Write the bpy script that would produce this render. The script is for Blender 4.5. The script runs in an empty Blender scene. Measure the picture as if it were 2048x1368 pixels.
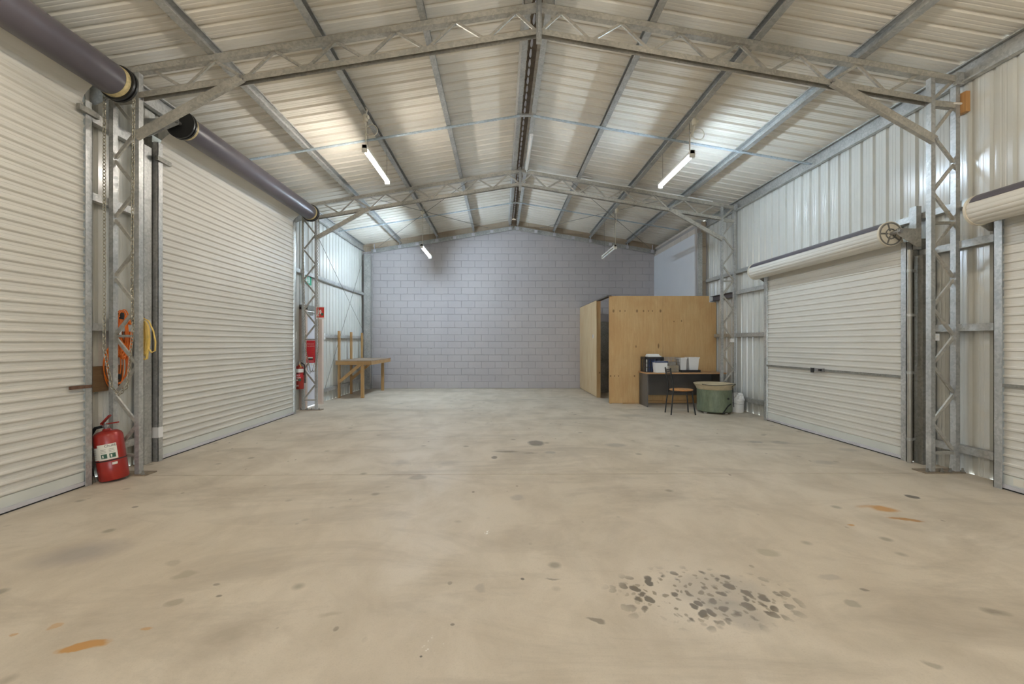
import bpy, math, random
from mathutils import Vector, Matrix
random.seed(7)
R = math.radians
scene = bpy.context.scene
col = scene.collection

# ------------------------------------------------------------------ camera
F_PX, CX, CY, YAW, EYE = 853.3, 1010.0, 686.0, 0.0105, 1.35
cam_d = bpy.data.cameras.new('camera'); cam = bpy.data.objects.new('camera', cam_d); col.objects.link(cam)
cam_d.sensor_width = 36.0; cam_d.lens = F_PX / 2048 * 36
cam_d.shift_x = (1024 - CX) / 2048; cam_d.shift_y = (CY - 684) / 2048
cam_d.clip_start = 0.05; cam_d.clip_end = 200
cam.location = (0, 0, EYE); cam.rotation_euler = (math.pi / 2, 0, -YAW)
scene.camera = cam

# ------------------------------------------------------------------ world, exposure
world = bpy.data.worlds.new('daylight'); scene.world = world; world.use_nodes = True
bg = world.node_tree.nodes['Background']
bg.inputs[0].default_value = (0.80, 0.90, 1.0, 1); bg.inputs[1].default_value = 3.5
vs = scene.view_settings
vs.view_transform = 'Standard'; vs.look = 'None'; vs.gamma = 1.0; vs.use_curve_mapping = False
vs.exposure = 1.25
LAMP = 85.0           # radiance of a lit batten's tube
scene.cycles.max_bounces = 7; scene.cycles.diffuse_bounces = 5; scene.cycles.glossy_bounces = 3
scene.cycles.use_adaptive_sampling = True; scene.cycles.adaptive_threshold = 0.03
scene.cycles.sample_clamp_indirect = 6.0; scene.cycles.caustics_reflective = False; scene.cycles.caustics_refractive = False
# daylight portal in the added front doorway behind the camera
pl = bpy.data.lights.new('doorway_portal', 'AREA'); pl.shape = 'RECTANGLE'; pl.size = 3.2; pl.size_y = 2.6
pl.cycles.is_portal = True
po = bpy.data.objects.new('doorway_portal', pl); col.objects.link(po)
po.location = (0.395, -3.95, 1.31); po.rotation_euler = (R(90), 0, 0)

# ------------------------------------------------------------------ building numbers (metres)
RX, S = 0.395, 0.168            # ridge position, roof slope
XL, XR = -4.08, 4.85            # inner face of the wall cladding
YF, YB = -3.9, 12.70            # front wall, back wall
Y1, Y2 = 4.42, 8.64             # the two lattice frames
YE = 12.5                       # end rafter on the back wall
ZC = 4.86                       # top of rafter chord at the ridge
def zc(x): return ZC - S * abs(x - RX)
def zroof(x): return zc(x) + 0.145
def fl(px, py):                 # photo pixel -> point on the floor
    a = (px - CX) / F_PX; c = (CY - py) / F_PX
    dx = a * math.cos(YAW) + math.sin(YAW); dy = -a * math.sin(YAW) + math.cos(YAW)
    t = -EYE / c
    return dx * t, dy * t

# ------------------------------------------------------------------ mesh helpers
class MB:
    def __init__(s): s.v = []; s.f = []
    def add(s, vs_, fs):
        n = len(s.v); s.v += [tuple(p) for p in vs_]; s.f += [tuple(i + n for i in q) for q in fs]; return s
    def box(s, x0, x1, y0, y1, z0, z1):
        return s.add([(x0,y0,z0),(x1,y0,z0),(x1,y1,z0),(x0,y1,z0),(x0,y0,z1),(x1,y0,z1),(x1,y1,z1),(x0,y1,z1)],
                     [(0,3,2,1),(4,5,6,7),(0,1,5,4),(1,2,6,5),(2,3,7,6),(3,0,4,7)])
    def beam(s, p0, p1, w, h, up=(0, 0, 1)):
        p0 = Vector(p0); p1 = Vector(p1); d = (p1 - p0).normalized()
        u = d.cross(Vector(up))
        if u.length < 1e-4: u = d.cross(Vector((0, 1, 0)))
        u.normalize(); v = u.cross(d).normalized(); u *= w / 2; v *= h / 2
        return s.add([p0-u-v, p0+u-v, p0+u+v, p0-u+v, p1-u-v, p1+u-v, p1+u+v, p1-u+v],
                     [(0,3,2,1),(4,5,6,7),(0,1,5,4),(1,2,6,5),(2,3,7,6),(3,0,4,7)])
    def sweep(s, prof, p0, p1, U, V, closed=True, cap=True):
        p0 = Vector(p0); p1 = Vector(p1); U = Vector(U); V = Vector(V); n = len(prof)
        vs_ = [p0 + U*a + V*b for a, b in prof] + [p1 + U*a + V*b for a, b in prof]
        fs = [(i, (i+1) % n, n + (i+1) % n, n + i) for i in range(n if closed else n - 1)]
        if closed and cap: fs += [tuple(range(n-1, -1, -1)), tuple(range(n, 2*n))]
        return s.add(vs_, fs)
    def tube(s, pts, r, n=8, closed=False):
        pts = [Vector(p) for p in pts]; m = len(pts); vs_ = []; nrm = None
        for i, p in enumerate(pts):
            a = pts[(i-1) % m] if closed or i > 0 else p; b = pts[(i+1) % m] if closed or i < m-1 else p
            t = (b - a).normalized()
            if nrm is None:
                nrm = t.cross(Vector((0.13, 0.2, 1)))
                if nrm.length < 1e-3: nrm = t.cross(Vector((1, 0, 0)))
            nrm = (nrm - t * nrm.dot(t)).normalized(); bn = t.cross(nrm)
            rr = r[i] if isinstance(r, (list, tuple)) else r
            vs_ += [p + nrm * (rr*math.cos(2*math.pi*k/n)) + bn * (rr*math.sin(2*math.pi*k/n)) for k in range(n)]
        fs = []
        for i in range(m if closed else m-1):
            j = (i+1) % m
            fs += [(i*n+k, i*n+(k+1) % n, j*n+(k+1) % n, j*n+k) for k in range(n)]
        if not closed: fs += [tuple(range(n-1, -1, -1)), tuple(range((m-1)*n, m*n))]
        return s.add(vs_, fs)
    def lathe(s, prof, c=(0,0,0), n=24, A=(0,0,1), U=(1,0,0), a0=0, a1=2*math.pi, capped=True):
        A = Vector(A).normalized(); U = Vector(U).normalized(); W = A.cross(U); c = Vector(c)
        full = abs(a1 - a0 - 2*math.pi) < 1e-6; m = n if full else n + 1; vs_ = []
        for r_, h in prof:
            for k in range(m):
                t = a0 + (a1-a0)*k/n
                vs_.append(c + A*h + U*(r_*math.cos(t)) + W*(r_*math.sin(t)))
        fs = []
        for i in range(len(prof)-1):
            for k in range(n):
                k2 = (k+1) % m
                fs.append((i*m+k, i*m+k2, (i+1)*m+k2, (i+1)*m+k))
        if full and capped:
            if prof[0][0] > 1e-5: fs.append(tuple(range(m-1, -1, -1)))
            if prof[-1][0] > 1e-5: fs.append(tuple(range((len(prof)-1)*m, len(prof)*m)))
        return s.add(vs_, fs)
    def tapered(s, cx, cy, z0, z1, wx0, wy0, wx1, wy1):
        vs_ = [(cx+sx*w*.5, cy+sy*d*.5, z) for z, w, d in ((z0,wx0,wy0),(z1,wx1,wy1)) for sx, sy in ((-1,-1),(1,-1),(1,1),(-1,1))]
        return s.add(vs_, [(0,3,2,1),(4,5,6,7),(0,1,5,4),(1,2,6,5),(2,3,7,6),(3,0,4,7)])
    def xf(s, M):
        s.v = [tuple(M @ Vector(p)) for p in s.v]; return s
    def mesh(s, name, mat, smooth=False):
        me = bpy.data.meshes.new(name); me.from_pydata(s.v, [], s.f); me.materials.append(mat)
        if smooth:
            me.shade_smooth(); me.set_sharp_from_angle(angle=R(40))
        me.update(); return me

def link(name, data, parent=None, loc=(0,0,0)):
    o = bpy.data.objects.new(name, data); col.objects.link(o); o.location = loc
    if parent is not None:
        o.parent = parent
        b = parent
        off = Vector((0,0,0))
        while b is not None: off += b.location if b.parent is None else Vector((0,0,0)); b = b.parent
        o.matrix_parent_inverse = Matrix.Translation(-off) if parent.parent is None else Matrix.Identity(4)
    return o
def tag(o, label=None, cat=None, group=None, kind=None):
    if label: o['label'] = label
    if cat: o['category'] = cat
    if group: o['group'] = group
    if kind: o['kind'] = kind
    return o
def thing(name, label, cat, loc=(0,0,0), group=None, kind=None):
    o = bpy.data.objects.new(name, None); col.objects.link(o); o.location = loc; o.empty_display_size = .1
    return tag(o, label, cat, group, kind)
def part(name, mb, mat, parent, smooth=False, label=None):
    o = link(name, mb.mesh(name, mat, smooth), parent)
    if label: o['label'] = label
    return o
def single(name, mb, mat, label, cat, group=None, kind=None, smooth=False):
    return tag(link(name, mb.mesh(name, mat, smooth)), label, cat, group, kind)
def bevel(o, w, seg=2):
    m = o.modifiers.new('bevel', 'BEVEL'); m.width = w; m.segments = seg; m.limit_method = 'ANGLE'; return o
def cprof(H, B, t=.004, l=.015):
    return [(0,0),(B,0),(B,l),(B-t,l),(B-t,t),(t,t),(t,H-t),(B-t,H-t),(B-t,H-l),(B,H-l),(B,H),(0,H)]
def text_mb(string, size, depth=0.0):
    cu = bpy.data.curves.new('lettering', 'FONT'); cu.body = string; cu.size = size; cu.align_x = 'CENTER'; cu.align_y = 'CENTER'
    cu.resolution_u = 2
    o = bpy.data.objects.new('lettering', cu); col.objects.link(o)
    dg = bpy.context.evaluated_depsgraph_get(); dg.update()
    me = bpy.data.meshes.new_from_object(o.evaluated_get(dg))
    mb = MB(); mb.v = [tuple(v.co) for v in me.vertices]; mb.f = [tuple(p.vertices) for p in me.polygons]
    bpy.data.objects.remove(o); bpy.data.curves.remove(cu); bpy.data.meshes.remove(me)
    return mb
def basis(o, ex, ey, ez):
    M = Matrix.Identity(4)
    for i, e in enumerate((ex, ey, ez)):
        for j in range(3): M[j][i] = e[j]
    for j in range(3): M[j][3] = o[j]
    return M

# ------------------------------------------------------------------ materials
class NT:
    def __init__(s, name):
        s.m = bpy.data.materials.new(name); s.m.use_nodes = True; s.t = s.m.node_tree; s.n = s.t.nodes; s.l = s.t.links
        s.b = s.n['Principled BSDF']
    def new(s, ty, **kw):
        n = s.n.new(ty)
        for k, v in kw.items(): setattr(n, k, v)
        return n
    def put(s, sock, val):
        if isinstance(val, bpy.types.NodeSocket): s.l.new(val, sock)
        else: sock.default_value = val
    def pos(s):
        if not hasattr(s, '_p'): s._p = s.new('ShaderNodeNewGeometry').outputs['Position']
        return s._p
    def obj(s):
        if not hasattr(s, '_o'): s._o = s.new('ShaderNodeTexCoord').outputs['Object']
        return s._o
    def mapping(s, vec, loc=(0,0,0), rot=(0,0,0), sc=(1,1,1)):
        n = s.new('ShaderNodeMapping'); s.put(n.inputs[0], vec); n.inputs[1].default_value = loc; n.inputs[2].default_value = rot; n.inputs[3].default_value = sc
        return n.outputs[0]
    def noise(s, vec, scale, detail=4, rough=.55, dist=0):
        n = s.new('ShaderNodeTexNoise'); s.put(n.inputs['Vector'], vec); n.inputs['Scale'].default_value = scale
        n.inputs['Detail'].default_value = detail; n.inputs['Roughness'].default_value = rough; n.inputs['Distortion'].default_value = dist
        return n.outputs['Fac']
    def voro(s, vec, scale, out='Distance', rnd=1.0):
        n = s.new('ShaderNodeTexVoronoi'); s.put(n.inputs['Vector'], vec); n.inputs['Scale'].default_value = scale; n.inputs['Randomness'].default_value = rnd
        return n.outputs[out]
    def rng(s, val, a, b, c=0., d=1.):
        n = s.new('ShaderNodeMapRange'); s.put(n.inputs[0], val)
        for i, x in enumerate((a, b, c, d)): n.inputs[i+1].default_value = x
        return n.outputs[0]
    def math(s, op, a, b=None):
        n = s.new('ShaderNodeMath', operation=op); s.put(n.inputs[0], a)
        if b is not None: s.put(n.inputs[1], b)
        return n.outputs[0]
    def mix(s, fac, a, b, blend='MIX'):
        n = s.new('ShaderNodeMix', data_type='RGBA', blend_type=blend); s.put(n.inputs[0], fac)
        for i, x in ((6, a), (7, b)): s.put(n.inputs[i], x if isinstance(x, bpy.types.NodeSocket) else (*x[:3], 1))
        return n.outputs[2]
    def ellipse(s, vec, cx, cy, ax, ay, rot=0, soft=.35, plane='XY'):
        # mask 1 inside, fading over the last part of the radius
        if plane == 'XY': n = s.mapping(vec, loc=(cx, cy, 0), rot=(0,0,rot), sc=(ax, ay, 1))
        else: n = s.mapping(vec, loc=(cx, 0, cy), rot=(0,rot,0), sc=(ax, 1, ay))
        nd = n.node; nd.vector_type = 'TEXTURE'
        mul = s.new('ShaderNodeVectorMath', operation='MULTIPLY'); s.put(mul.inputs[0], n)
        mul.inputs[1].default_value = (1,1,0) if plane == 'XY' else (1,0,1)
        ln = s.new('ShaderNodeVectorMath', operation='LENGTH'); s.put(ln.inputs[0], mul.outputs[0])
        return s.rng(ln.outputs['Value'], 1.0, 1.0 - soft, 0, 1)
    def bump(s, h, strength=.3, dist=.002):
        n = s.new('ShaderNodeBump'); n.inputs['Strength'].default_value = strength; n.inputs['Distance'].default_value = dist
        s.put(n.inputs['Height'], h); s.l.new(n.outputs[0], s.b.inputs['Normal'])
    def fin(s, color, rough=.5, metal=0., spec=.5):
        s.put(s.b.inputs['Base Color'], color if isinstance(color, bpy.types.NodeSocket) else (*color[:3], 1))
        s.put(s.b.inputs['Roughness'], rough); s.put(s.b.inputs['Metallic'], metal); s.b.inputs['Specular IOR Level'].default_value = spec
        return s.m

def plain(name, c, rough=.5, metal=0., spec=.5, var=.06, scale=6):
    t = NT(name); n = t.noise(t.pos(), scale, 4)
    k = t.rng(n, .3, .7, 1 - var, 1 + var)
    v = t.new('ShaderNodeVectorMath', operation='SCALE'); v.inputs[0].default_value = c[:3]; t.put(v.inputs['Scale'], k)
    return t.fin(v.outputs[0], rough, metal, spec)

def galv(name, c, metal=.55, rough=.42):
    t = NT(name)
    sp = t.voro(t.pos(), 45, 'Color')
    sx = t.new('ShaderNodeSeparateColor'); t.put(sx.inputs[0], sp)
    big = t.noise(t.pos(), 3.0, 5)
    k = t.math('MULTIPLY', t.rng(sx.outputs[0], 0, 1, .86, 1.12), t.rng(big, .3, .7, .8, 1.15))
    v = t.new('ShaderNodeVectorMath', operation='SCALE'); v.inputs[0].default_value = c; t.put(v.inputs['Scale'], k)
    return t.fin(v.outputs[0], t.rng(sx.outputs[1], 0, 1, rough-.08, rough+.12), metal)

M = {}
M['galv'] = galv('galvanised_steel', (.47, .47, .45))
M['galv_warm'] = galv('weathered_galvanised_steel', (.46, .435, .38), .45)
M['galv_blue'] = galv('bright_galvanised_strap', (.50, .58, .62), .4, .4)
M['galv_dark'] = galv('dull_galvanised_steel', (.25, .24, .21), .4, .5)
M['roof'] = plain('cream_roof_sheet', (.73, .685, .60), .30, 0, .5, .05, 1.5)
M['clad'] = plain('pale_wall_sheet', (.60, .60, .56), .2, 0, .6, .06, 1.2)
M['slat'] = plain('cream_door_curtain', (.61, .585, .525), .48, 0, .45, .05, 1.0)
M['flatrail'] = plain('grey_door_base', (.60, .61, .56), .4, 0, .45, .05, 2)
M['alu'] = plain('aluminium_rail', (.62, .61, .64), .4, .4, .5, .08, 6)
M['drum'] = plain('dark_slate_door_skin', (.095, .085, .10), .36, 0, .5, .08, 2)
M['black'] = plain('black_metal', (.018, .018, .018), .4)
M['rubber'] = plain('black_rubber', (.012, .012, .012), .7)
M['white'] = plain('white_plastic', (.80, .79, .77), .4, 0, .5, .03)
M['offwhite'] = plain('off_white_enamel', (.74, .71, .64), .4)
M['cordwhite'] = plain('cream_cable', (.66, .60, .48), .5)
M['steel'] = plain('bare_steel', (.38, .37, .36), .35, .8)
M['rust'] = plain('rusty_steel', (.16, .09, .06), .7, .2, .3, .3, 30)
M['plate'] = plain('dirty_base_plate', (.26, .205, .145), .6, .2, .4, .25, 20)
M['brass'] = plain('old_tape', (.55, .45, .24), .6, 0, .3, .25, 30)
M['red'] = plain('red_enamel', (.30, .022, .015), .3, 0, .5, .12, 8)
M['red2'] = plain('red_print', (.55, .03, .04), .45, 0, .4, .08, 14)
M['signred'] = plain('sign_red', (.60, .045, .03), .45)
M['green'] = plain('sign_green', (.02, .36, .20), .45)
M['label'] = plain('label_paper', (.70, .67, .58), .55)
M['ink'] = plain('black_ink', (.03, .03, .03), .6)
M['inkgreen'] = plain('dark_green_ink', (.03, .10, .06), .6)
M['inkblue'] = plain('blue_ink', (.05, .08, .30), .6)
M['orange'] = plain('orange_cord', (.72, .17, .02), .45, 0, .4, .12, 20)
M['yellow'] = plain('yellow_cord', (.72, .50, .13), .45, 0, .4, .1, 20)
M['desktop'] = plain('beech_desk_top', (.50, .28, .13), .4, 0, .5, .1, 9)
M['deskpanel'] = plain('charcoal_desk_panel', (.115, .105, .095), .5, 0, .4, .08, 5)
M['seat'] = plain('tan_vinyl_seat', (.52, .25, .09), .35, 0, .5, .1, 12)
M['cream'] = plain('cream_fibreglass', (.50, .42, .28), .5, 0, .4, .14, 7)
M['bluefile'] = plain('navy_folder', (.02, .04, .12), .4)
M['pvc'] = plain('galvanised_downpipe', (.36, .34, .30), .35, .5, .5, .1, 8)
M['doorpaint'] = plain('pale_grey_door', (.62, .63, .68), .45, 0, .4, .04, 2)
M['jamb'] = plain('beige_door_jamb', (.60, .48, .40), .45, 0, .4, .05, 3)
M['ground'] = plain('outside_concrete', (.55, .55, .53), .9)
M['ridge_gleam'] = plain('silver_ridge_gleam', (.80, .80, .86), .3, .1)  # pale silver standing for light glinting on the ridge capping
M['ridge'] = plain('brown_ridge_capping', (.17, .125, .085), .5, .1, .4, .2, 12)

def tub_mat():
    t = NT('worn_green_paint')
    a = t.noise(t.mapping(t.pos(), sc=(6, 6, 2)), 2.2, 6, .65)
    c = t.mix(t.rng(a, .35, .7), (.115, .14, .085), (.21, .245, .165))
    return t.fin(c, t.rng(a, .3, .7, .35, .6))
M['tub'] = tub_mat()

def wood(name, a, b, axis='Z', knots=(), rough=.5):
    t = NT(name)
    sc = {'Z': (9, 9, .55), 'X': (.55, 9, 9), 'Y': (9, .55, 9)}[axis]
    p = t.mapping(t.pos(), sc=sc)
    g = t.noise(p, 2.2, 6, .6, 1.2)
    fine = t.noise(t.mapping(t.pos(), sc=tuple(x*6 for x in sc)), 2.5, 3, .6)
    c = t.mix(t.rng(g, .3, .72), a, b)
    c = t.mix(t.rng(fine, .35, .75, 0, .35), c, tuple(x*.72 for x in a))
    blot = t.noise(t.mapping(t.pos(), sc=(1.6, 1.6, .8)), 1.7, 5, .6, .6)
    c = t.mix(t.rng(blot, .4, .7, 0, .5), c, tuple(x*f for x, f in zip(a, (.86, .72, .58))))
    for (kx, kz, ax, az) in knots:
        w = t.mix(.06, t.pos(), t.new('ShaderNodeTexNoise').outputs['Color']) if False else t.pos()
        c = t.mix(t.math('MULTIPLY', t.ellipse(w, kx, kz, ax, az, 0, .5, 'XZ'), .75), c, (.13, .065, .02))
    t.bump(fine, .15, .001)
    return t.fin(c, rough, 0, .35)

def concrete(ya, yb):          # one slab's concrete with the stains that lie on that slab
    t = NT('stained_concrete'); p = t.pos()
    big = t.noise(p, .55, 5, .6); mid = t.noise(t.mapping(p, sc=(1, .7, 1)), 2.3, 7, .62, .4); fine = t.noise(p, 38, 4, .7)
    c = t.mix(t.rng(big, .3, .7), (.575, .495, .385), (.655, .58, .475))
    c = t.mix(t.rng(mid, .42, .70, 0, .6), c, (.43, .365, .28))
    c = t.mix(t.rng(fine, .55, .8, 0, .20), c, (.31, .27, .21))
    # darker grimy drifts
    dr = t.noise(t.mapping(p, sc=(.5, 1.4, 1)), 1.1, 6, .68, .8)
    c = t.mix(t.rng(dr, .50, .70, 0, .7), c, (.36, .305, .235))
    # fine specks everywhere, thinned by a mask
    sp = t.voro(t.mapping(p, sc=(1, .7, 1)), 5.5)
    msk = t.rng(t.noise(p, 1.7, 3), .48, .60)
    c = t.mix(t.math('MULTIPLY', t.math('MULTIPLY', t.rng(sp, .085, .055), msk), .8), c, (.17, .135, .095))
    sp2 = t.voro(t.mapping(p, loc=(3.3, 1.7, 0)), 2.3)
    c = t.mix(t.math('MULTIPLY', t.rng(sp2, .11, .05), .6), c, (.20, .17, .12))
    # warped coordinates for ragged stain outlines
    nz = t.new('ShaderNodeTexNoise'); t.put(nz.inputs['Vector'], p); nz.inputs['Scale'].default_value = 9; nz.inputs['Detail'].default_value = 5
    sub = t.new('ShaderNodeVectorMath', operation='SUBTRACT'); t.put(sub.inputs[0], nz.outputs['Color']); sub.inputs[1].default_value = (.5, .5, .5)
    scl = t.new('ShaderNodeVectorMath', operation='SCALE'); t.put(scl.inputs[0], sub.outputs[0]); scl.inputs['Scale'].default_value = .09
    addv = t.new('ShaderNodeVectorMath', operation='ADD'); t.put(addv.inputs[0], p); t.put(addv.inputs[1], scl.outputs[0]); w = addv.outputs[0]
    def stain(px, py, wpx, hpx, colr, amt, rot=0., soft=.4, warp=True):
        nonlocal c
        x, y = fl(px, py); d = y
        if not ya - .1 < y < yb + .1: return
        ax = wpx / F_PX * d * .5
        ay = abs(fl(px, py - hpx/2)[1] - fl(px, py + hpx/2)[1]) * .5
        m = t.ellipse(w if warp else p, x, y, ax, ay, rot, soft)
        c = t.mix(t.math('MULTIPLY', m, amt), c, colr)
    grey = (.27, .245, .215); dark = (.095, .075, .05); rust = (.50, .24, .05); pale = (.66, .62, .54)
    gr = t.noise(p, 130, 3, .7); c = t.mix(t.rng(gr, .5, .75, 0, .22), c, (.33, .28, .21))
    # wet-looking spatter field in front, right of centre
    if ya < 2.3 < yb:
        x, y = fl(1405, 1190)
        field = t.ellipse(w, x, y, .60, .33, 0, .85)
        dots = t.voro(t.mapping(w, sc=(1, .8, 1)), 14)
        c = t.mix(t.math('MULTIPLY', t.math('MULTIPLY', t.rng(dots, .40, .31), t.rng(field, .08, .45)), .85), c, dark)
        dots2 = t.voro(t.mapping(w, loc=(.37, .21, 0), sc=(1, .8, 1)), 24)
        c = t.mix(t.math('MULTIPLY', t.math('MULTIPLY', t.rng(dots2, .34, .24), t.rng(field, .2, .6)), .75), c, (.19, .145, .085))
    stain(1470, 1225, 150, 70, grey, .45, -.5)
    stain(1440, 1180, 230, 80, grey, .35)
    stain(160, 1107, 190, 66, (.30, .27, .25), .60, .38, .7)
    stain(168, 1291, 95, 28, rust, .85, .25, .25)
    stain(112, 1252, 24, 16, rust, .5); stain(293, 1259, 26, 8, rust, .6); stain(24, 1271, 16, 6, rust, .6)
    stain(1768, 1018, 52, 16, rust, .85, -.15, .5); stain(1735, 1013, 60, 8, rust, .5, 0, .6)
    stain(1812, 1039, 66, 8, (.42, .20, .045), .85, -.35, .3); stain(1704, 1051, 18, 5, rust, .8)
    stain(1072, 886, 38, 12, (.16, .14, .12), .8, 0, .3)
    stain(1010, 903, 60, 5, dark, .6, 0, .6); stain(988, 915, 14, 6, dark, .7); stain(1060, 906, 40, 4, dark, .5, 0, .7)
    stain(1232, 890, 50, 8, grey, .55); stain(1100, 905, 26, 7, grey, .6); stain(800, 925, 40, 16, grey, .4, 0, .7)
    stain(835, 955, 40, 12, (.20, .17, .14), .5); stain(895, 926, 60, 14, grey, .35, 0, .7)
    stain(1512, 884, 34, 6, grey, .6); stain(1265, 831, 60, 8, (.20, .18, .15), .45, 0, .7); stain(1560, 885, 40, 8, grey, .5)
    stain(1824, 993, 22, 9, (.07, .06, .05), .85, .2, .35); stain(1650, 925, 60, 10, grey, .4, 0, .6); stain(1700, 900, 50, 10, grey, .4, 0, .6)
    stain(1992, 1225, 64, 22, (.22, .185, .135), .7, -.25, .6); stain(1863, 1328, 36, 20, (.20, .17, .12), .5, -.3, .5)
    stain(1705, 1208, 38, 16, (.28, .245, .19), .6); stain(1730, 1181, 18, 7, (.15, .13, .1), .7); stain(1535, 1105, 46, 17, (.36, .32, .23), .6)
    stain(1662, 1156, 46, 14, grey, .35); stain(1192, 1241, 46, 9, dark, .6, -.35, .4); stain(842, 1313, 7, 5, (.05, .045, .04), .8, 0, .4, False)
    stain(905, 1249, 11, 6, (.12, .1, .08), .7, 0, .4, False); stain(438, 1192, 14, 6, (.15, .125, .09), .7, 0, .4, False); stain(433, 1169, 16, 6, (.16, .13, .1), .6, 0, .4, False)
    stain(348, 1206, 36, 20, (.30, .25, .18), .6); stain(372, 1149, 52, 20, (.33, .28, .2), .55, .3); stain(345, 1127, 40, 14, (.33, .285, .21), .45)
    stain(660, 1228, 60, 14, (.36, .3, .21), .5, .2, .6); stain(960, 1178, 30, 22, (.36, .32, .27), .5); stain(1045, 1158, 9, 6, (.08, .07, .06), .8, .4, .4, False)
    stain(1105, 1158, 34, 5, (.14, .12, .09), .6, 0, .6); stain(1035, 995, 34, 14, (.38, .34, .29), .6); stain(270, 1014, 14, 4, dark, .7, 0, .4, False)
    stain(1640, 1320, 240, 60, (.36, .32, .25), .3, -.3, .8); stain(1800, 1290, 300, 70, (.36, .31, .23), .3, 0, .8)
    # white paint flecks
    if ya < 2.3 < yb:
        wx, wy = fl(868, 1285)
        fm = t.ellipse(w, wx, wy, .06, .055, -.6, .6); fv = t.voro(p, 55)
        c = t.mix(t.math('MULTIPLY', t.rng(fv, .28, .2), fm), c, (.85, .83, .78))
        wx, wy = fl(975, 1064); fm = t.ellipse(w, wx, wy, .012, .06, 0, .4)
        c = t.mix(t.math('MULTIPLY', fm, t.rng(fv, .5, .3)), c, (.85, .83, .78))
    t.bump(t.noise(p, 26, 5, .7), .12, .002)
    return t.fin(c, t.rng(mid, .3, .7, .42, .62), 0, .45)

def blockmat(name, a, b):
    t = NT(name); p = t.pos(); n = t.noise(p, 1.1, 5); f = t.noise(p, 70, 3, .7)
    c = t.mix(t.rng(n, .3, .7), a, b); t.bump(f, .25, .002)
    return t.fin(c, .62, 0, .35)
def paintedblock(name, k):
    # painted up to the rafter line, raw concrete block above it
    t = NT(name); p = t.pos(); n = t.noise(p, 1.1, 5); f = t.noise(p, 70, 3, .7)
    rnd = t.new('ShaderNodeObjectInfo').outputs['Random']
    c = t.mix(t.rng(n, .3, .7), (.43*k, .40*k, .405*k), (.475*k, .445*k, .445*k))
    c = t.mix(t.rng(rnd, 0, 1, 0, .16), c, (.36*k, .335*k, .34*k))
    sp = t.new('ShaderNodeSeparateXYZ'); t.put(sp.inputs[0], p)
    v = t.math('ADD', sp.outputs[2], t.math('MULTIPLY', t.math('ABSOLUTE', t.math('SUBTRACT', sp.outputs[0], RX)), S))
    c = t.mix(t.rng(v, ZC-.075, ZC-.07), c, t.mix(t.rng(n, .3, .7), (.36, .28, .20), (.46, .38, .29)))
    t.bump(f, .25, .002)
    return t.fin(c, .62, 0, .35)
M['block'] = paintedblock('mauve_grey_painted_block', 1.0)
M['mortar'] = paintedblock('painted_mortar', .84)
M['plainmortar'] = blockmat('grey_mortar', (.37, .34, .32), (.41, .38, .36))
M['rawblock'] = blockmat('raw_concrete_block', (.34, .265, .185), (.44, .36, .27))
M['paleblock'] = blockmat('pale_raw_block', (.56, .50, .44), (.64, .58, .52))
M['whitepanel'] = blockmat('white_painted_panel', (.66, .67, .71), (.70, .71, .74))

# ------------------------------------------------------------------ floor
floor = tag(link('floor', MB().box(XL-.1, XR+.1, YF-.3, YB+.2, -.25, -.03).mesh('floor', M['ground'])), 'stained concrete warehouse floor', None, None, 'structure')
for a, b in ((YF-.3, .42), (.432, 4.380), (4.392, 8.605), (8.617, YB+.2)):
    part('slab', MB().box(XL, XR, a, b, -.03, 0), concrete(a, b), floor)
g = MB(); g.add([(-40,-40,-.26),(40,-40,-.26),(40,40,-.26),(-40,40,-.26)], [(0,1,2,3)])
for x0, x1, y0, y1 in ((-12, XL-.1, -12, 20), (XR+.1, 12, -12, 20), (XL-.1, XR+.1, -12, YF-.3)):
    g.box(x0, x1, y0, y1, -.25, -.02)
tag(link('ground_outside', g.mesh('ground_outside', M['ground'])), 'pale concrete apron outside the shed', None, None, 'structure')

# ------------------------------------------------------------------ corrugated sheet profile
PITCH = .19
def sheet_profile(n):        # (along, out) pairs; ribs stand outwards
    pts = []
    for i in range(n):
        o = i * PITCH
        pts += [(o, 0), (o+.042, 0), (o+.047, .0025), (o+.055, .0025), (o+.060, 0), (o+.082, 0), (o+.087, .0025), (o+.095, .0025), (o+.100, 0), (o+.135, 0), (o+.1475, .026), (o+.1775, .026)]
    return pts + [(n*PITCH, 0)]

# ceiling: roof sheets run from ridge to eave
ceiling = thing('ceiling', 'cream corrugated steel roof sheeting', None, (RX, 4.5, 4.9), None, 'structure')
NS = 4
for side in (-1, 1):
    nrm = math.hypot(1, S); Vn = (side*S/nrm, 0, 1/nrm)
    y = YF - .04; k = 0; me = None
    xe = (XL - .16) if side < 0 else (XR + .16)
    while y < YB - .02:
        n = NS if y + NS*PITCH <= YB + .16 else max(1, int((YB - y) / PITCH))
        xr = RX + side * .055
        mb = MB().sweep(sheet_profile(n), (xr, 0, zroof(xr)), (xe, 0, zroof(xe)), (0, 1, 0), Vn, closed=False)
        if n == NS:
            if me is None: me = mb.mesh('roof_sheet', M['roof'])
            o = link('roof_sheet', me, ceiling, (0, y, 0))
        else: o = link('roof_sheet', mb.mesh('roof_sheet', M['roof']), ceiling, (0, y, 0))
        y += n * PITCH
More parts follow.
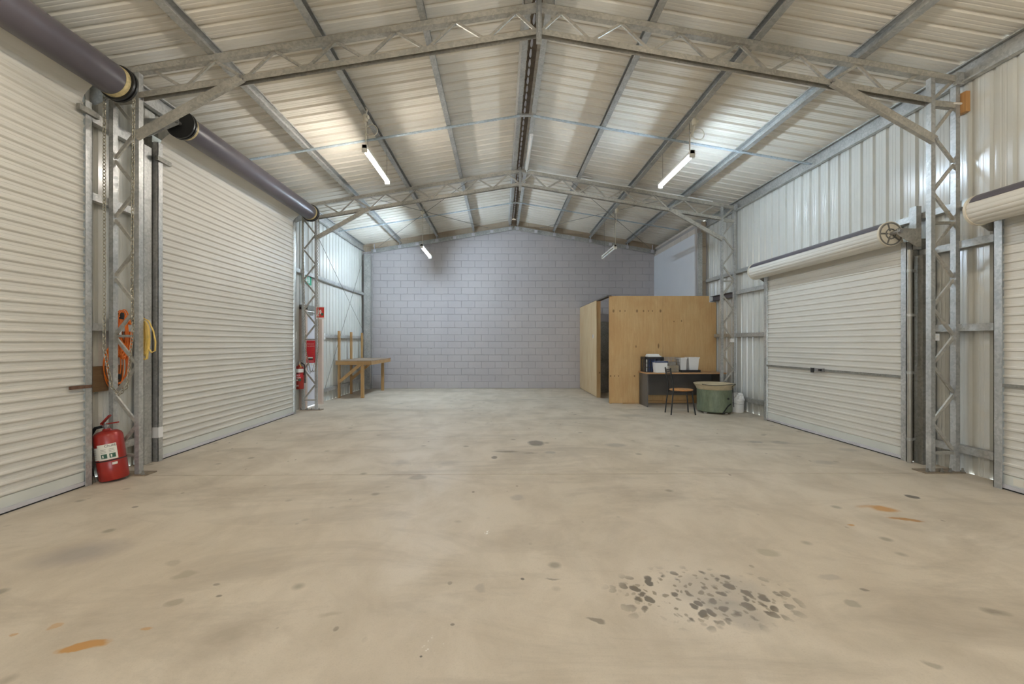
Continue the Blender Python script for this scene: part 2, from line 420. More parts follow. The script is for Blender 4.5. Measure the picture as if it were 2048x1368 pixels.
# ridge capping; its gleams at each rib are shaped as silver beads
rc = MB()
for sgn in (-1, 1):
    rc.add([(RX, YF, zroof(RX)+.045), (RX+sgn*.22, YF, zroof(RX+.22)+.03), (RX+sgn*.22, YB, zroof(RX+.22)+.03), (RX, YB, zroof(RX)+.045)], [(0,1,2,3)])
part('ridge_capping', rc, M['ridge'], ceiling)
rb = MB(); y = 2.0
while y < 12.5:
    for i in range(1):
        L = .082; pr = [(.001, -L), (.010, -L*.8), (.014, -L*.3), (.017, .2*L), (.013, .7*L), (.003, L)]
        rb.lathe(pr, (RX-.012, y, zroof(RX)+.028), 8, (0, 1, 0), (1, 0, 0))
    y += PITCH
part('ridge_gleam_beads', rb, M['ridge_gleam'], ceiling, True)

# ------------------------------------------------------------------ side walls: sheets of cladding
def clad(parent, side, y0, y1, z0, z1):
    x = XL if side < 0 else XR
    i0 = math.floor(y0 / PITCH); y = y0
    # clip the repeating profile to y0..y1
    prof = []
    full = sheet_profile(1)
    i = i0
    seq = []
    while i * PITCH < y1:
        seq += [(i*PITCH + a, b) for a, b in full[:-1]]; i += 1
    seq.append((i*PITCH, 0))
    def at(v):
        for (a, b), (c, d) in zip(seq, seq[1:]):
            if a <= v <= c: return b + (d-b)*(v-a)/max(c-a, 1e-9)
        return 0
    prof = [(y0, at(y0))] + [q for q in seq if y0 < q[0] < y1] + [(y1, at(y1))]
    part('cladding_sheet', MB().sweep(prof, (x, 0, z0), (x, 0, z1), (0, 1, 0), (side, 0, 0), closed=False), M['clad'], parent)
def clad_run(parent, side, y0, y1, z0, z1):
    e = 4 * PITCH; y = y0
    while y < y1 - 1e-4:
        y2 = min(y1, (math.floor(y/e + 1e-6) + 1) * e)
        if y1 - y2 < .06: y2 = y1
        clad(parent, side, y, y2, z0, z1); y = y2
wl = thing('wall_left', 'pale corrugated steel side wall with two tall roller doors', None, (XL, 4, 0), None, 'structure')
wr = thing('wall_right', 'pale corrugated steel side wall with two lower roller doors', None, (XR, 4, 0), None, 'structure')
ZE = zroof(XL) - .004; ZER = zroof(XR) - .004
LD = [(0.85, 4.06), (4.95, 8.12)]; RD = [(1.40, 3.90), (4.87, 7.385)]      # door openings along Y
HL, HR = 3.62, 2.42
for a, b in ((YF, LD[0][0]), (LD[0][1], LD[1][0]), (LD[1][1], 8.78), (9.50, YB)): clad_run(wl, -1, a, b, 0, ZE)
for a, b in LD: clad_run(wl, -1, a, b, HL, ZE)
clad_run(wl, -1, 8.78, 9.50, 2.06, ZE)
for a, b in ((YF, RD[0][0]), (RD[0][1], RD[1][0]), (RD[1][1], YB)): clad_run(wr, 1, a, b, 0, ZER)
for a, b in RD: clad_run(wr, 1, a, b, HR, ZER)

# front wall behind the camera, with an unseen doorway added for daylight fill
wf = MB(); dx0, dx1, dz = RX-1.6, RX+1.6, 2.6
wf.box(XL, dx0, YF-.05, YF, 0, ZE); wf.box(dx1, XR, YF-.05, YF, 0, ZE)
wf.add([(dx0,YF,dz),(dx1,YF,dz),(dx1,YF,zroof(dx1)),(RX,YF,zroof(RX)),(dx0,YF,zroof(dx0))], [(0,1,2,3,4)])
tag(link('wall_front', wf.mesh('wall_front', M['clad'])), 'pale front wall around the added open doorway', None, None, 'structure')

# ------------------------------------------------------------------ back wall of concrete blocks
XBR = 4.60
wb = MB(); wb.add([(XL-.1,YB+.009,0),(XBR+.3,YB+.009,0),(XBR+.3,YB+.009,zroof(XBR+.3)),(RX,YB+.009,zroof(RX)+.05),(XL-.1,YB+.009,zroof(XL-.1))], [(0,1,2,3,4)])
wall_back = tag(link('wall_back', wb.mesh('wall_back', M['mortar'])), 'mauve-grey painted concrete block back wall', None, None, 'structure')
def block_mb(w, h, d=.09):
    c = .005; hw, hh = w/2, h/2
    return MB().add([(-hw,.004,-hh),(hw,.004,-hh),(hw,.004,hh),(-hw,.004,hh),(-hw+c,0,-hh+c),(hw-c,0,-hh+c),(hw-c,0,hh-c),(-hw+c,0,hh-c),(-hw,d,-hh),(hw,d,-hh),(hw,d,hh),(-hw,d,hh)],
                    [(4,5,6,7),(0,1,5,4),(1,2,6,5),(2,3,7,6),(3,0,4,7),(8,9,1,0),(9,10,2,1),(10,11,3,2),(11,8,0,3)])
bm_full = block_mb(.394, .194).mesh('block', M['block'])
cells = []
for r in range(25):
    z = .1 + r*.2; off = .2 if r % 2 else 0
    x = XL - .08 + off - .2
    while x < XBR - .01:
        x0, x1 = max(x, XL-.05), min(x + .4, XBR)
        if x1 - x0 > .03 and z - .1 < zroof((x0+x1)/2) - .02: cells.append((x0, x1, z))
        x += .4
def showing(c):
    x0, x1, z = c; xm = (x0+x1)/2
    s = 0
    if xm > 2.35 and z < 2.25: s += 10          # hidden by the plywood room
    if xm < -3.1 and z < .9: s += 6              # behind the bench
    if x1 - x0 < .39: s += 4
    if z > zroof(xm) - .36: s += 5
    return s + abs(xm)*.05
cells.sort(key=showing)
rest = MB()
for i, (x0, x1, z) in enumerate(cells):
    if i < 300:
        if x1 - x0 > .399: link('block', bm_full, wall_back, ((x0+x1)/2, YB, z))
        else: part('block', block_mb(x1-x0-.006, .194).xf(Matrix.Translation(((x0+x1)/2, YB, z))), M['block'], wall_back)
    else:
        q = block_mb(x1-x0-.006, .194).xf(Matrix.Translation(((x0+x1)/2, YB, z))); rest.add(q.v, q.f)
part('remaining_blocks', rest, M['block'], wall_back)['kind'] = 'stuff'
for px, py in ((863,618.5),(941.6,618.5),(1023,619),(862,659),(1023,660),(862,697),(942.5,698),(1022.6,697)):
    a = (px-CX)/F_PX; Yd = YB; t_ = Yd / (math.cos(YAW) - a*math.sin(YAW)); x = t_*(a*math.cos(YAW)+math.sin(YAW)); z = EYE + t_*(CY-py)/F_PX
    part('anchor_stub', MB().lathe([(.013,0),(.013,-.012),(.006,-.016)], (x, YB, z), 8, (0,1,0)), M['steel'], wall_back)

# return wall on the right, white panel with bare blocks above and at its end
YR = 9.95
wret = tag(link('wall_return', MB().box(XBR+.012, XR-.006, YR+.012, YB, 0, 4.19).mesh('wall_return', M['plainmortar'])), 'white painted block return wall beside the plywood room', None, None, 'structure')
part('white_panel', MB().box(XBR-.012, XBR+.012, YR+.10, YB, 0, 3.93), M['whitepanel'], wret)
bw = block_mb(.394, .194)
for r, z in enumerate((4.0, 4.16)):
    h = .13 if r == 0 else .06; y = YR + .1
    while y < YB - .05:
        y1 = min(y + .4, YB)
        q = block_mb(y1-y-.006, h).xf(Matrix.Translation((XBR, (y+y1)/2, z)) @ Matrix.Rotation(R(-90), 4, 'Z')); part('block', q, M['paleblock'], wret); y = y1
for r in range(21):
    part('block', block_mb(.10, .194).xf(Matrix.Translation((XBR+.165, YR, .1 + r*.2))), M['rawblock'], wret)

# ------------------------------------------------------------------ lattice columns
LEG = .045
def column(side, Y, label):
    sx = lambda o: RX + side * o                       # offset from the ridge line
    inner, outer = 4.085, 4.345
    t = thing('lattice_column', label, 'column', (sx(4.2), Y, 0), 'lattice steel columns')
    top = zc(sx(inner)) - .02
    for o, tp in ((inner, top), (outer, zc(sx(outer)) + .02)):
        a, b = sorted((sx(o), sx(o+LEG)))
        # hollow-back channel: face, two returns
        m = MB().sweep([(a,-.028),(b,-.028),(b,.028),(b-.004,.028),(b-.004,-.022),(a+.004,-.022),(a+.004,.028),(a,.028)], (0,Y,.012), (0,Y,tp), (1,0,0), (0,1,0))
        part('leg', m, M['galv'], t)
    zs = [.215 + .603*k for k in range(7)]
    xo, xi = sx(outer), sx(inner+LEG)
    for k, z in enumerate(zs):
        up = (0, 1, 0)
        if k < 6:
            part('web_bar', MB().beam((xo, Y, z+.015), (xi, Y, z+.29), .03, .02, up), M['galv_warm'], t)
            part('web_bar', MB().beam((xi, Y, z+.315), (xo, Y, z+.59), .03, .02, up), M['galv_warm'], t)
    for z in (.20, .215+.603*4 - .02) if side > 0 else (.20, .215+.603*2):
        part('strut', MB().beam((xo, Y, z), (xi, Y, z), .026, .026), M['galv_warm'], t)
    part('strut', MB().beam((xo, Y, 3.83), (xi, Y, 3.85), .05, .06), M['galv_warm'], t)
    part('web_bar', MB().beam((xi, Y, 3.9), (xo, Y, 4.1), .03, .02, (0,1,0)), M['galv_warm'], t)
    a, b = sorted((sx(inner-.09), sx(outer+LEG+.03)))
    part('base_plate', MB().box(a, b, Y-.06, Y+.09, 0, .012), M['plate'], t)
    for o in (inner-.05, inner+.10, inner+.19, outer+LEG+.012):
        for dy in (-.04,):
            m = MB().lathe([(.017,.012),(.017,.026),(.009,.026),(.009,.05),(.0,.052)], (sx(o), Y+dy, 0), 6)
            part('anchor_bolt', m, M['galv_dark'], t)
    # cap cleat carrying the eave purlin
    a, b = sorted((sx(outer-.01), sx(outer+LEG+.02)))
    part('cap_plate', MB().box(a, b, Y-.05, Y+.05, zc(sx(outer))-.10, zc(sx(outer))+.03), M['galv'], t)
    return t
column(-1, Y1, 'lattice steel column with cords and chains hung on it, beside the standing extinguisher')
column(-1, Y2, 'lattice steel column with the red fire blanket pouch and fire sign')
column(1, Y1, 'lattice steel column between the two lower roller doors')
column(1, Y2, 'lattice steel column standing beside the desk and the green tub')

# ------------------------------------------------------------------ roof trusses
def truss(Y, label):
    t = thing('roof_truss', label, 'truss', (RX, Y, 3.8), 'lattice roof trusses')
    CH = .058; n = math.hypot(1, S)
    for side in (-1, 1):
        x0, x1 = RX + side*.012, RX + side*4.36
        for nm, drop, xe in (('top_chord', 0., x1), ('bottom_chord', .268, RX + side*4.09)):
            U = (side*S/n, 0, 1/n)
            prof = [(-.032, -CH), (.032, -CH), (.032, -CH+.004), (-.028, -CH+.004), (-.028, 0), (-.032, 0)]
            prof = [(-.034,-CH),(.034,-CH),(.034,0),(.030,0),(.030,-CH+.004),(-.030,-CH+.004),(-.030,0),(-.034,0)]
            if nm == 'bottom_chord': prof = [(a, -CH-b) for a, b in prof]
            part(nm, MB().sweep(prof, (x0, Y, zc(x0)-drop), (xe, Y, zc(RX) - S*abs(xe-RX) - drop), (0,1,0), U), M['galv_warm'], t)
        zt = lambda o: ZC - S*o - CH + .004
        zb = lambda o: ZC - S*o - .268 - .004
        tops = [.235 + .62*k for k in range(7)]; bots = [.545 + .62*k for k in range(6)]
        P = lambda o, z: (RX + side*o, Y, z)
        part('web_bar', MB().beam(P(.01, zb(0)-.02), P(tops[0]-.01, zt(tops[0])), .028, .018, (0,1,0)), M['galv_warm'], t)
        for k, o in enumerate(bots):
            part('web_bar', MB().beam(P(tops[k]+.01, zt(tops[k])), P(o-.015, zb(o)), .028, .018, (0,1,0)), M['galv_warm'], t)
            part('web_bar', MB().beam(P(o+.015, zb(o)), P(tops[k+1]-.01, zt(tops[k+1])), .028, .018, (0,1,0)), M['galv_warm'], t)
        # purlin cleats standing on the chord
        for o in (.16, 1.21, 2.28, 3.37):
            part('cleat', MB().box(min(RX+side*o, RX+side*(o+.006)), max(RX+side*o, RX+side*(o+.006)), Y-.028, Y+.028, zc(RX+o)-.01, zc(RX+o)+.085), M['galv'], t)
    part('apex_post', MB().box(RX-.028, RX+.028, Y-.042, Y-.036, 4.42, ZC+.03), M['galv'], t)
    part('apex_post', MB().box(RX-.012, RX+.012, Y-.06, Y-.042, 4.44, ZC+.03), M['galv'], t)
    return t
truss(Y1, 'nearer lattice roof truss with pitched galvanised chords')
truss(Y2, 'farther lattice roof truss carrying a white conduit and ceiling batten')

def knee(side, Y, label):
    p0 = (RX + side*4.10, Y-.045, 3.45); p1 = (RX + side*3.03, Y-.045, 4.05)
    d = (Vector(p1)-Vector(p0)).normalized(); V = Vector((0,1,0)); U = d.cross(V)
    t = thing('knee_brace', label, 'brace', p0, 'knee braces')
    pr = [(-.038,-.022),(.038,-.022),(.038,.022),(.034,.022),(.034,-.018),(-.034,-.018),(-.034,.022),(-.038,.022)]
    part('channel', MB().sweep(pr, p0, p1, U, V), M['galv_warm'], t)
    for p in (p0, p1):
        part('bolt', MB().lathe([(.018,-.03),(.018,-.018),(.009,-.018),(.009,.06)], p, 8, (0,1,0)), M['steel'], t)
for Y, w in ((Y1, 'nearer'), (Y2, 'farther')):
    knee(-1, Y, f'galvanised knee brace under the {w} truss, on the tall-door side')
    knee(1, Y, f'galvanised knee brace under the {w} truss, on the low-door side')

# ------------------------------------------------------------------ purlins
PO = [(.085, 'ridge purlin, one of the pair flanking the ridge line'), (1.16, 'first roof purlin below the ridge pair'),
      (2.235, 'second roof purlin below the ridge pair, carrying the lights'), (3.325, 'third roof purlin below the ridge pair')]
for side, sn in ((-1, 'on the tall-door side'), (1, 'on the low-door side')):
    nrm = math.hypot(1, S)
    for o, lab in PO:
        x = RX + side*(o + .058); U = Vector((-side/nrm, 0, S/nrm)); V = Vector((side*S/nrm, 0, 1/nrm))
        single('roof_purlin', MB().sweep(cprof(.135, .068, .004, .018), (x, YF, zc(x)+.003), (x, YE+.17, zc(x)+.003), U, V), M['galv'],
               f'galvanised {lab}, {sn}', 'purlin', 'roof purlins')
    x = RX + side*4.44
    single('eave_purlin', MB().sweep(cprof(.195, .06, .004, .016), (x, YF, 4.045), (x, YR-.0 if side > 0 else YE+.1, 4.045), (-side,0,0), (0,0,1)), M['galv'],
           f'deep galvanised eave purlin along the top of the wall, {sn}', 'purlin', 'eave purlins')

# bridging straps under the purlins
for Y, w in ((6.53, 'between the two lattice trusses'), (10.6, 'beyond the farther lattice truss')):
    t = thing('bridging_strap', f'thin blue-grey steel bridging strap {w}', 'strap', (RX, Y, 4.8), 'bridging straps')
    for side in (-1, 1):
        xe = RX + side*(4.40 if not (side > 0 and Y > 9) else 4.05); x0 = RX + side*.10
        part('strap_arm', MB().beam((x0, Y, zc(x0)-.012), (xe, Y, zc(xe)-.012), .045, .016), M['galv_blue'], t)
    part('apex_link', MB().box(RX-.11, RX+.11, Y-.028, Y+.028, zc(RX)-.035, zc(RX)-.012), M['galv'], t)

# tension rods crossing in the last roof bay and on the left wall
def rod(p0, p1, label, grp='cross-bracing rods'):
    single('bracing_rod', MB().tube([p0, p1], .006, 6), M['galv_dark'], label, 'rod', grp)
zz = lambda x: zc(x) - .03
for side, w in ((-1, 'on the tall-door side'), (1, 'on the low-door side')):
    a, b = RX + side*3.08, RX + side*.75
    rod((a, Y2+.05, zz(a)), (b, YE-.05, zz(b)), f'roof bracing rod rising towards the back wall, {w}')
    a, b = RX + side*1.06, RX + side*3.95
    rod((a, Y2+.05, zz(a)-.02), (b, YE-.06, zz(b)-.02), f'roof bracing rod dropping towards the back corner, {w}')
rod((-3.68, Y2+.06, 3.45), (-3.97, YE-.08, 1.68), 'wall bracing rod running down from the column head to the back corner')
rod((-3.993, 9.75, .32), (-3.993, YE-.1, 3.75), 'wall bracing rod rising from the floor girt to the back corner')

# ------------------------------------------------------------------ end frame on the back wall
t = thing('end_rafter', 'galvanised channel rafter bolted along the top of the block wall', 'rafter', (RX, YE, 4.6))
for side in (-1, 1):
    nrm = math.hypot(1, S); xe = RX + side*4.2; V = (side*S/nrm, 0, 1/nrm)
    part('channel', MB().sweep(cprof(.115, .05, .004, .014), (RX, YE+.14, zc(RX)-.165), (xe, YE+.14, zc(xe)-.165), (0,-1,0), V), M['galv'], t)
    for o in (.11, 1.2, 2.27, 3.36, 4.1, .65, 1.75, 2.85):
        x = RX + side*o; big = o not in (.65, 1.75, 2.85)
        part('cleat' if big else 'bolt_plate', MB().box(x-.045, x+.045, YE+.075, YE+.083, zc(x)-.15, zc(x)-.07), M['alu'], t)
        if big: part('cleat', MB().box(x-.004, x+.004, YE+.05, YE+.10, zc(x)-.15, zc(x)+.08), M['alu'], t)
single('corner_post', MB().sweep(cprof(.19, .09, .005, .02), (-4.0, YE+.02, 0), (-4.0, YE+.02, 3.95), (0,1,0), (1,0,0)).box(-3.80,-3.785,YE+.12,YE+.16,0,3.93), M['galv'],
       'galvanised channel post in the corner behind the workbench', 'post')
single('wall_end_post', MB().sweep(cprof(.10, .06, .005, .02), (XBR+.0, YR-.065, 0), (XBR+.0, YR-.065, 3.92), (0,1,0), (1,0,0)), M['galv'],
       'galvanised channel post at the end of the white return wall', 'post')

# ------------------------------------------------------------------ wall girts
def girt(side, y0, y1, z, label, h=.075):
    x = XL + .08 if side < 0 else XR - .08
    single('wall_girt', MB().sweep(cprof(h, .075, .004, .014), (x, y0, z-h/2), (x, y1, z-h/2), (side,0,0), (0,0,1)), M['galv'], label, 'girt', 'wall girts')
ZN = {3.57: 'head-height', 2.79: 'upper', 1.51: 'waist-height', .27: 'lowest'}
for z, nm in ZN.items():
    girt(-1, LD[0][1]+.03, LD[1][0]-.12, z, f'short galvanised wall girt behind the cord-hung column, {nm} one', .10 if z > 3 else .075)
for z, nm in ((2.79,'upper'),(1.51,'waist-height'),(.27,'lowest')):
    girt(-1, 9.56 if z < 2 else 8.3, YE+.01, z, f'galvanised wall girt beside the workbench, {nm} one')
girt(1, 1.0, YR-.08, 2.79, 'long galvanised wall girt above the low roller doors', .07)
for z, nm in ((2.37,'door-head'),(1.51,'waist-height'),(.25,'lowest')):
    girt(1, RD[0][1]+.03, RD[1][0]-.06, z, f'galvanised wall girt between the two low roller doors, {nm} one')
    girt(1, RD[1][1]+.03, 8.6 if z == 2.37 else YR-.1, z, f'galvanised wall girt behind the desk and buckets, {nm} one')

# ------------------------------------------------------------------ roller doors
def slat_mesh(L, side):
    pr = [(0,0),(.002,.0015),(.014,.015),(.017,.0165),(.026,.0160),(.029,.0145),(.034,.003),(.037,.001),(.058,0),(.0595,.0018),(.0610,0),(.081,0)]
    if side > 0: pr = [(a, b*.62) for a, b in ((0,0),(.0015,.0015),(.009,.015),(.012,.0165),(.024,.0160),(.027,.0145),(.032,.003),(.035,.001),(.058,0),(.0595,.0018),(.0610,0),(.081,0))]
    return MB().sweep(pr, (0,0,0), (0,L,0), (0,0,1), (-side,0,0), closed=False).mesh('slat', M['slat'])
def roller(n, side, y0, y1, xd, H, ax, az, r, label, dark):
    d = thing(f'door_{n}', label, None, (xd, (y0+y1)/2, 0), None, 'structure')
    L = y1 - y0; me = slat_mesh(L, side); z = .135; k = 0
    while z < H - .01:
        link('slat', me, d, (xd, y0, z)); z += .081
    ztop = z
    part('bottom_panel', MB().box(min(xd, xd-side*.008), max(xd, xd-side*.008), y0, y1, .045, .136), M['flatrail'], d)
    part('bottom_rail', MB().box(xd-.022, xd+.022, y0, y1, .014, .048), M['alu'], d)
    part('floor_seal', MB().box(xd-.016, xd+.016, y0, y1, .002, .014), M['rubber'], d)
    # rolled curtain and the run of curtain up to it
    pts = []; tang = 1 if side > 0 else -1
    bx, bz = ax + side*r, az
    for i in range(9):
        s_ = i/8; c0 = Vector((xd, 0, ztop)); c1 = Vector((xd, 0, ztop+.10)); c2 = Vector((bx, 0, bz-.06)); c3 = Vector((bx, 0, bz))
        p = c0*(1-s_)**3 + c1*3*s_*(1-s_)**2 + c2*3*s_*s_*(1-s_) + c3*s_**3; pts.append((p.x, p.z))
    part('curtain_turn', MB().sweep(pts, (0, y0+.01, 0), (0, y1-.01, 0), (1,0,0), (0,0,1), closed=False), M['slat'], d)
    ya, yb = y0 - .03, y1 + .03
    if dark:
        part('rolled_curtain', MB().lathe([(r-.02, 0), (r, .004), (r, yb-ya-.004), (r-.02, yb-ya)], (ax, ya, az), 40, (0,1,0), capped=False), M['drum'], d, True)
        for e in (ya, yb-.05):
            part('edge_tape', MB().lathe([(r+.002, 0), (r+.003, .05)], (ax, e, az), 40, (0,1,0)), M['brass'], d, True)
            part('drum_wheel', MB().lathe([(.03, 0), (r+.022, 0), (r+.022, .02), (r-.01, .022), (r-.01, .035), (r+.022, .037), (r+.022, .055), (.03, .055)], (ax, e+.055 if e > y0 else e-.055, az), 40, (0,1,0)), M['black'], d, True)
    else:
        # rolled slats show as facets: cream round, dark outer skin where it leaves the roll
        seg = 18; prf = []
        for k in range(seg):
            for f_, rr in ((.0, r-.003), (.10, r), (.5, r+.001), (.90, r)): prf.append(((k+f_)/seg*2*math.pi, rr))
        ring = [(rr*math.cos(a), rr*math.sin(a)) for a, rr in prf]
        part('rolled_curtain', MB().sweep(ring, (ax, ya, az), (ax, yb, az), (1,0,0), (0,0,1), cap=False), M['slat'], d, True)
        a0, a1 = R(98), R(156)
        arc = [((r+.006)*math.cos(a0+(a1-a0)*i/10), (r+.006)*math.sin(a0+(a1-a0)*i/10)) for i in range(11)]
        arc += [((r+.001)*math.cos(a1-(a1-a0)*i/10), (r+.001)*math.sin(a1-(a1-a0)*i/10)) for i in range(11)]
        part('outer_skin', MB().sweep(arc, (ax, ya+.02, az), (ax, yb-.02, az), (1,0,0), (0,0,1)), M['drum'], d)
        for e, sg in ((ya, -1), (yb, 1)):
            w = MB().tube([(ax+r*.93*math.cos(a*R(15)), e, az+r*.93*math.sin(a*R(15))) for a in range(24)], .009, 6, True)
            w.tube([(ax+r*.42*math.cos(a*R(30)), e, az+r*.42*math.sin(a*R(30))) for a in range(12)], .008, 6, True)
            for a in range(5):
                c_, s_ = math.cos(a*R(72)+.6), math.sin(a*R(72)+.6)
                w.beam((ax+.03*c_, e, az+.03*s_), (ax+r*.93*c_, e, az+r*.93*s_), .016, .008, (0,1,0))
            part('drum_wheel', w, M['galv_dark'], d, True)
            part('end_strap', MB().lathe([(r+.008, 0), (r+.008, .022)], (ax, e if e > y0 else e+.0, az), 32, (0,1,0)), M['cordwhite'] if side > 0 else M['brass'], d, True)
    part('axle', MB().tube([(ax, ya-.13, az), (ax, yb+.13, az)], .02, 10), M['steel'], d, True)
    for e in (ya-.10, yb+.10):
        b = MB()
        b.add([(ax-side*.02, e, az+.035), (xd+side*.06, e, az+.035), (xd+side*.06, e, az-.17), (xd+side*.01, e, az-.17), (ax-side*.02, e, az-.03)], [(0,1,2,3,4)])
        b2 = MB().sweep([(0,0),(1,0)], (0,0,0), (0,0,1), (1,0,0), (0,1,0), closed=False); b2.v = []; b2.f = []
        pts5 = b.v; n5 = 5
        b2.add([(x, e-.004, z_) for x, _, z_ in pts5] + [(x, e+.004, z_) for x, _, z_ in pts5], [(0,1,2,3,4), (9,8,7,6,5)] + [(i, (i+1) % 5, 5+(i+1) % 5, 5+i) for i in range(5)])
        part('drum_bracket', b2, M['galv'] if side < 0 else M['galv_warm'], d)
    # reveals closing the opening back to the cladding
    xa, xb = sorted((xd + side*.036, XL if side < 0 else XR))
    for a, sg in ((y0, -1), (y1, 1)):
        lo, hi = sorted((a+sg*.05, a+sg*.056)); part('reveal', MB().box(xa, xb, lo, hi, .004, H+.12), M['galv_dark'], d)
    part('head_reveal', MB().box(xa-.02, xb, y0-.05, y1+.05, H+.10, H+.106), M['galv_dark'], d)
    # guides
    for a, sg in ((y0, -1), (y1, 1)):
        m = MB()
        o1 = a + sg*.055
        lo, hi = sorted((a - sg*.012, o1))
        m.box(min(xd-side*.035, xd-side*.030), max(xd-side*.035, xd-side*.030), lo, hi, 0, ztop+.02)
        m.box(min(xd+side*.03, xd+side*.035), max(xd+side*.03, xd+side*.035), lo, hi, 0, ztop+.02)
        lo, hi = sorted((o1, o1 - sg*.005)); m.box(xd-.035, xd+.035, lo, hi, 0, ztop+.02)
        part('guide', m, M['galv'], d)
    return d
d1 = roller(1, -1, *LD[0], -3.93, HL, -3.655, 3.83, .145, 'nearer tall cream roller door with dark rolled top', True)
d2 = roller(2, -1, *LD[1], -3.93, HL, -3.625, 3.83, .138, 'farther tall cream roller door with dark rolled top', True)
d3 = roller(3, 1, *RD[1], 4.66, HR, 4.47, 2.60, .135, 'low cream roller door with centre lock beside the desk', False)
d4 = roller(4, 1, *RD[0], 4.66, HR, 4.47, 2.59, .135, 'low cream roller door at the edge of view', False)
# lock bar and handle on the low doors
for d, (a, b) in ((d3, RD[1]), (d4, RD[0])):
    part('lock_bar', MB().box(4.628, 4.642, a, b, .945, .975), M['galv_dark'], d)
    c = (a+b)/2 + .05
    lk = part('lock', MB().box(4.612, 4.630, c-.13, c+.13, .935, .985), M['steel'], d)
    part('lock_handle', MB().box(4.590, 4.612, c-.10, c-.06, .945, .975).box(4.595,4.612,c+.05,c+.10,.915,.985), M['black'], lk)
# rusty slide bolts at the tall doors
part('slide_bolt', MB().box(-3.905, -3.885, 3.90, 4.10, .925, .955), M['rust'], d1)
part('slide_bolt', MB().box(-3.905, -3.870, 3.97, 4.16, 3.505, 3.56), M['galv_dark'], d1)
part('slide_bolt', MB().box(-3.905, -3.870, 4.86, 5.06, 3.42, 3.47), M['galv_dark'], d2)
# stickers
part('sticker', MB().box(-3.8935, -3.892, LD[1][0]-.055, LD[1][0]+.012, .27, .39).box(-3.965,-3.893, LD[1][0]-.058, LD[1][0]-.0565, .27,.39), M['white'], d2)
part('warning_sticker', MB().box(4.6495, 4.651, 3.35, 3.82, .06, .125), M['label'], d4)
part('warning_print', MB().box(4.648, 4.6497, 3.55, 3.74, .075, .11), M['signred'], d4)
# left jamb channel of the second tall door, jamb channel and downpipe by the low door
single('door_jamb_channel', MB().sweep(cprof(.12, .10, .004, .02), (XL+.02, 4.76, 0), (XL+.02, 4.76, 3.55), (0,1,0), (1,0,0)), M['galv'], 'galvanised jamb channel beside the yellow cord', 'channel')
single('door_jamb_channel', MB().sweep(cprof(.15, .10, .004, .02), (4.68, 4.68, 0), (4.68, 4.68, 2.33), (0,1,0), (1,0,0)), M['galv_dark'], 'dark galvanised jamb channel beside the low roller door', 'channel')
single('bracket_post', MB().box(4.70, 4.76, 4.775, 4.855, 2.41, 2.90), M['galv'], 'short galvanised box post holding the roller door drum bracket', 'post')
dp = thing('downpipe', 'slim galvanised pipe running up beside the low roller door guide', 'pipe', (4.62, 4.76, 0))
part('pipe', MB().tube([(4.615, 4.765, .0), (4.615, 4.765, 2.40)], .024, 12), M['pvc'], dp, True)
for z in (.25, 1.0, 1.65, 2.15): part('pipe_clip', MB().lathe([(.028,0),(.028,.03)], (4.615, 4.765, z), 12).box(4.615,4.70,4.76,4.77,z,z+.03), M['galv'], dp)

# ------------------------------------------------------------------ personnel door in the left wall
pd = thing('door_5', 'pale grey personnel door behind the farther lattice column', None, (XL, 9.1, 0), None, 'structure')
part('leaf', MB().box(-4.075, -4.04, 8.80, 9.44, .018, 2.02), M['doorpaint'], pd)
part('jamb', MB().box(-4.09, -3.94, 9.45, 9.545, 0, 2.08), M['jamb'], pd)
part('jamb', MB().box(-4.09, -3.96, 8.70, 8.795, 0, 2.08), M['jamb'], pd)
part('head_jamb', MB().box(-4.09, -3.96, 8.70, 9.545, 2.03, 2.13), M['galv_dark'], pd)
part('closer', MB().box(-4.04, -3.98, 8.85, 9.10, 1.93, 2.0), M['galv_dark'], pd)
part('handle', MB().tube([(-4.04, 8.87, 1.0), (-3.98, 8.87, 1.0), (-3.98, 8.99, 1.0)], .01, 8), M['steel'], pd, True)

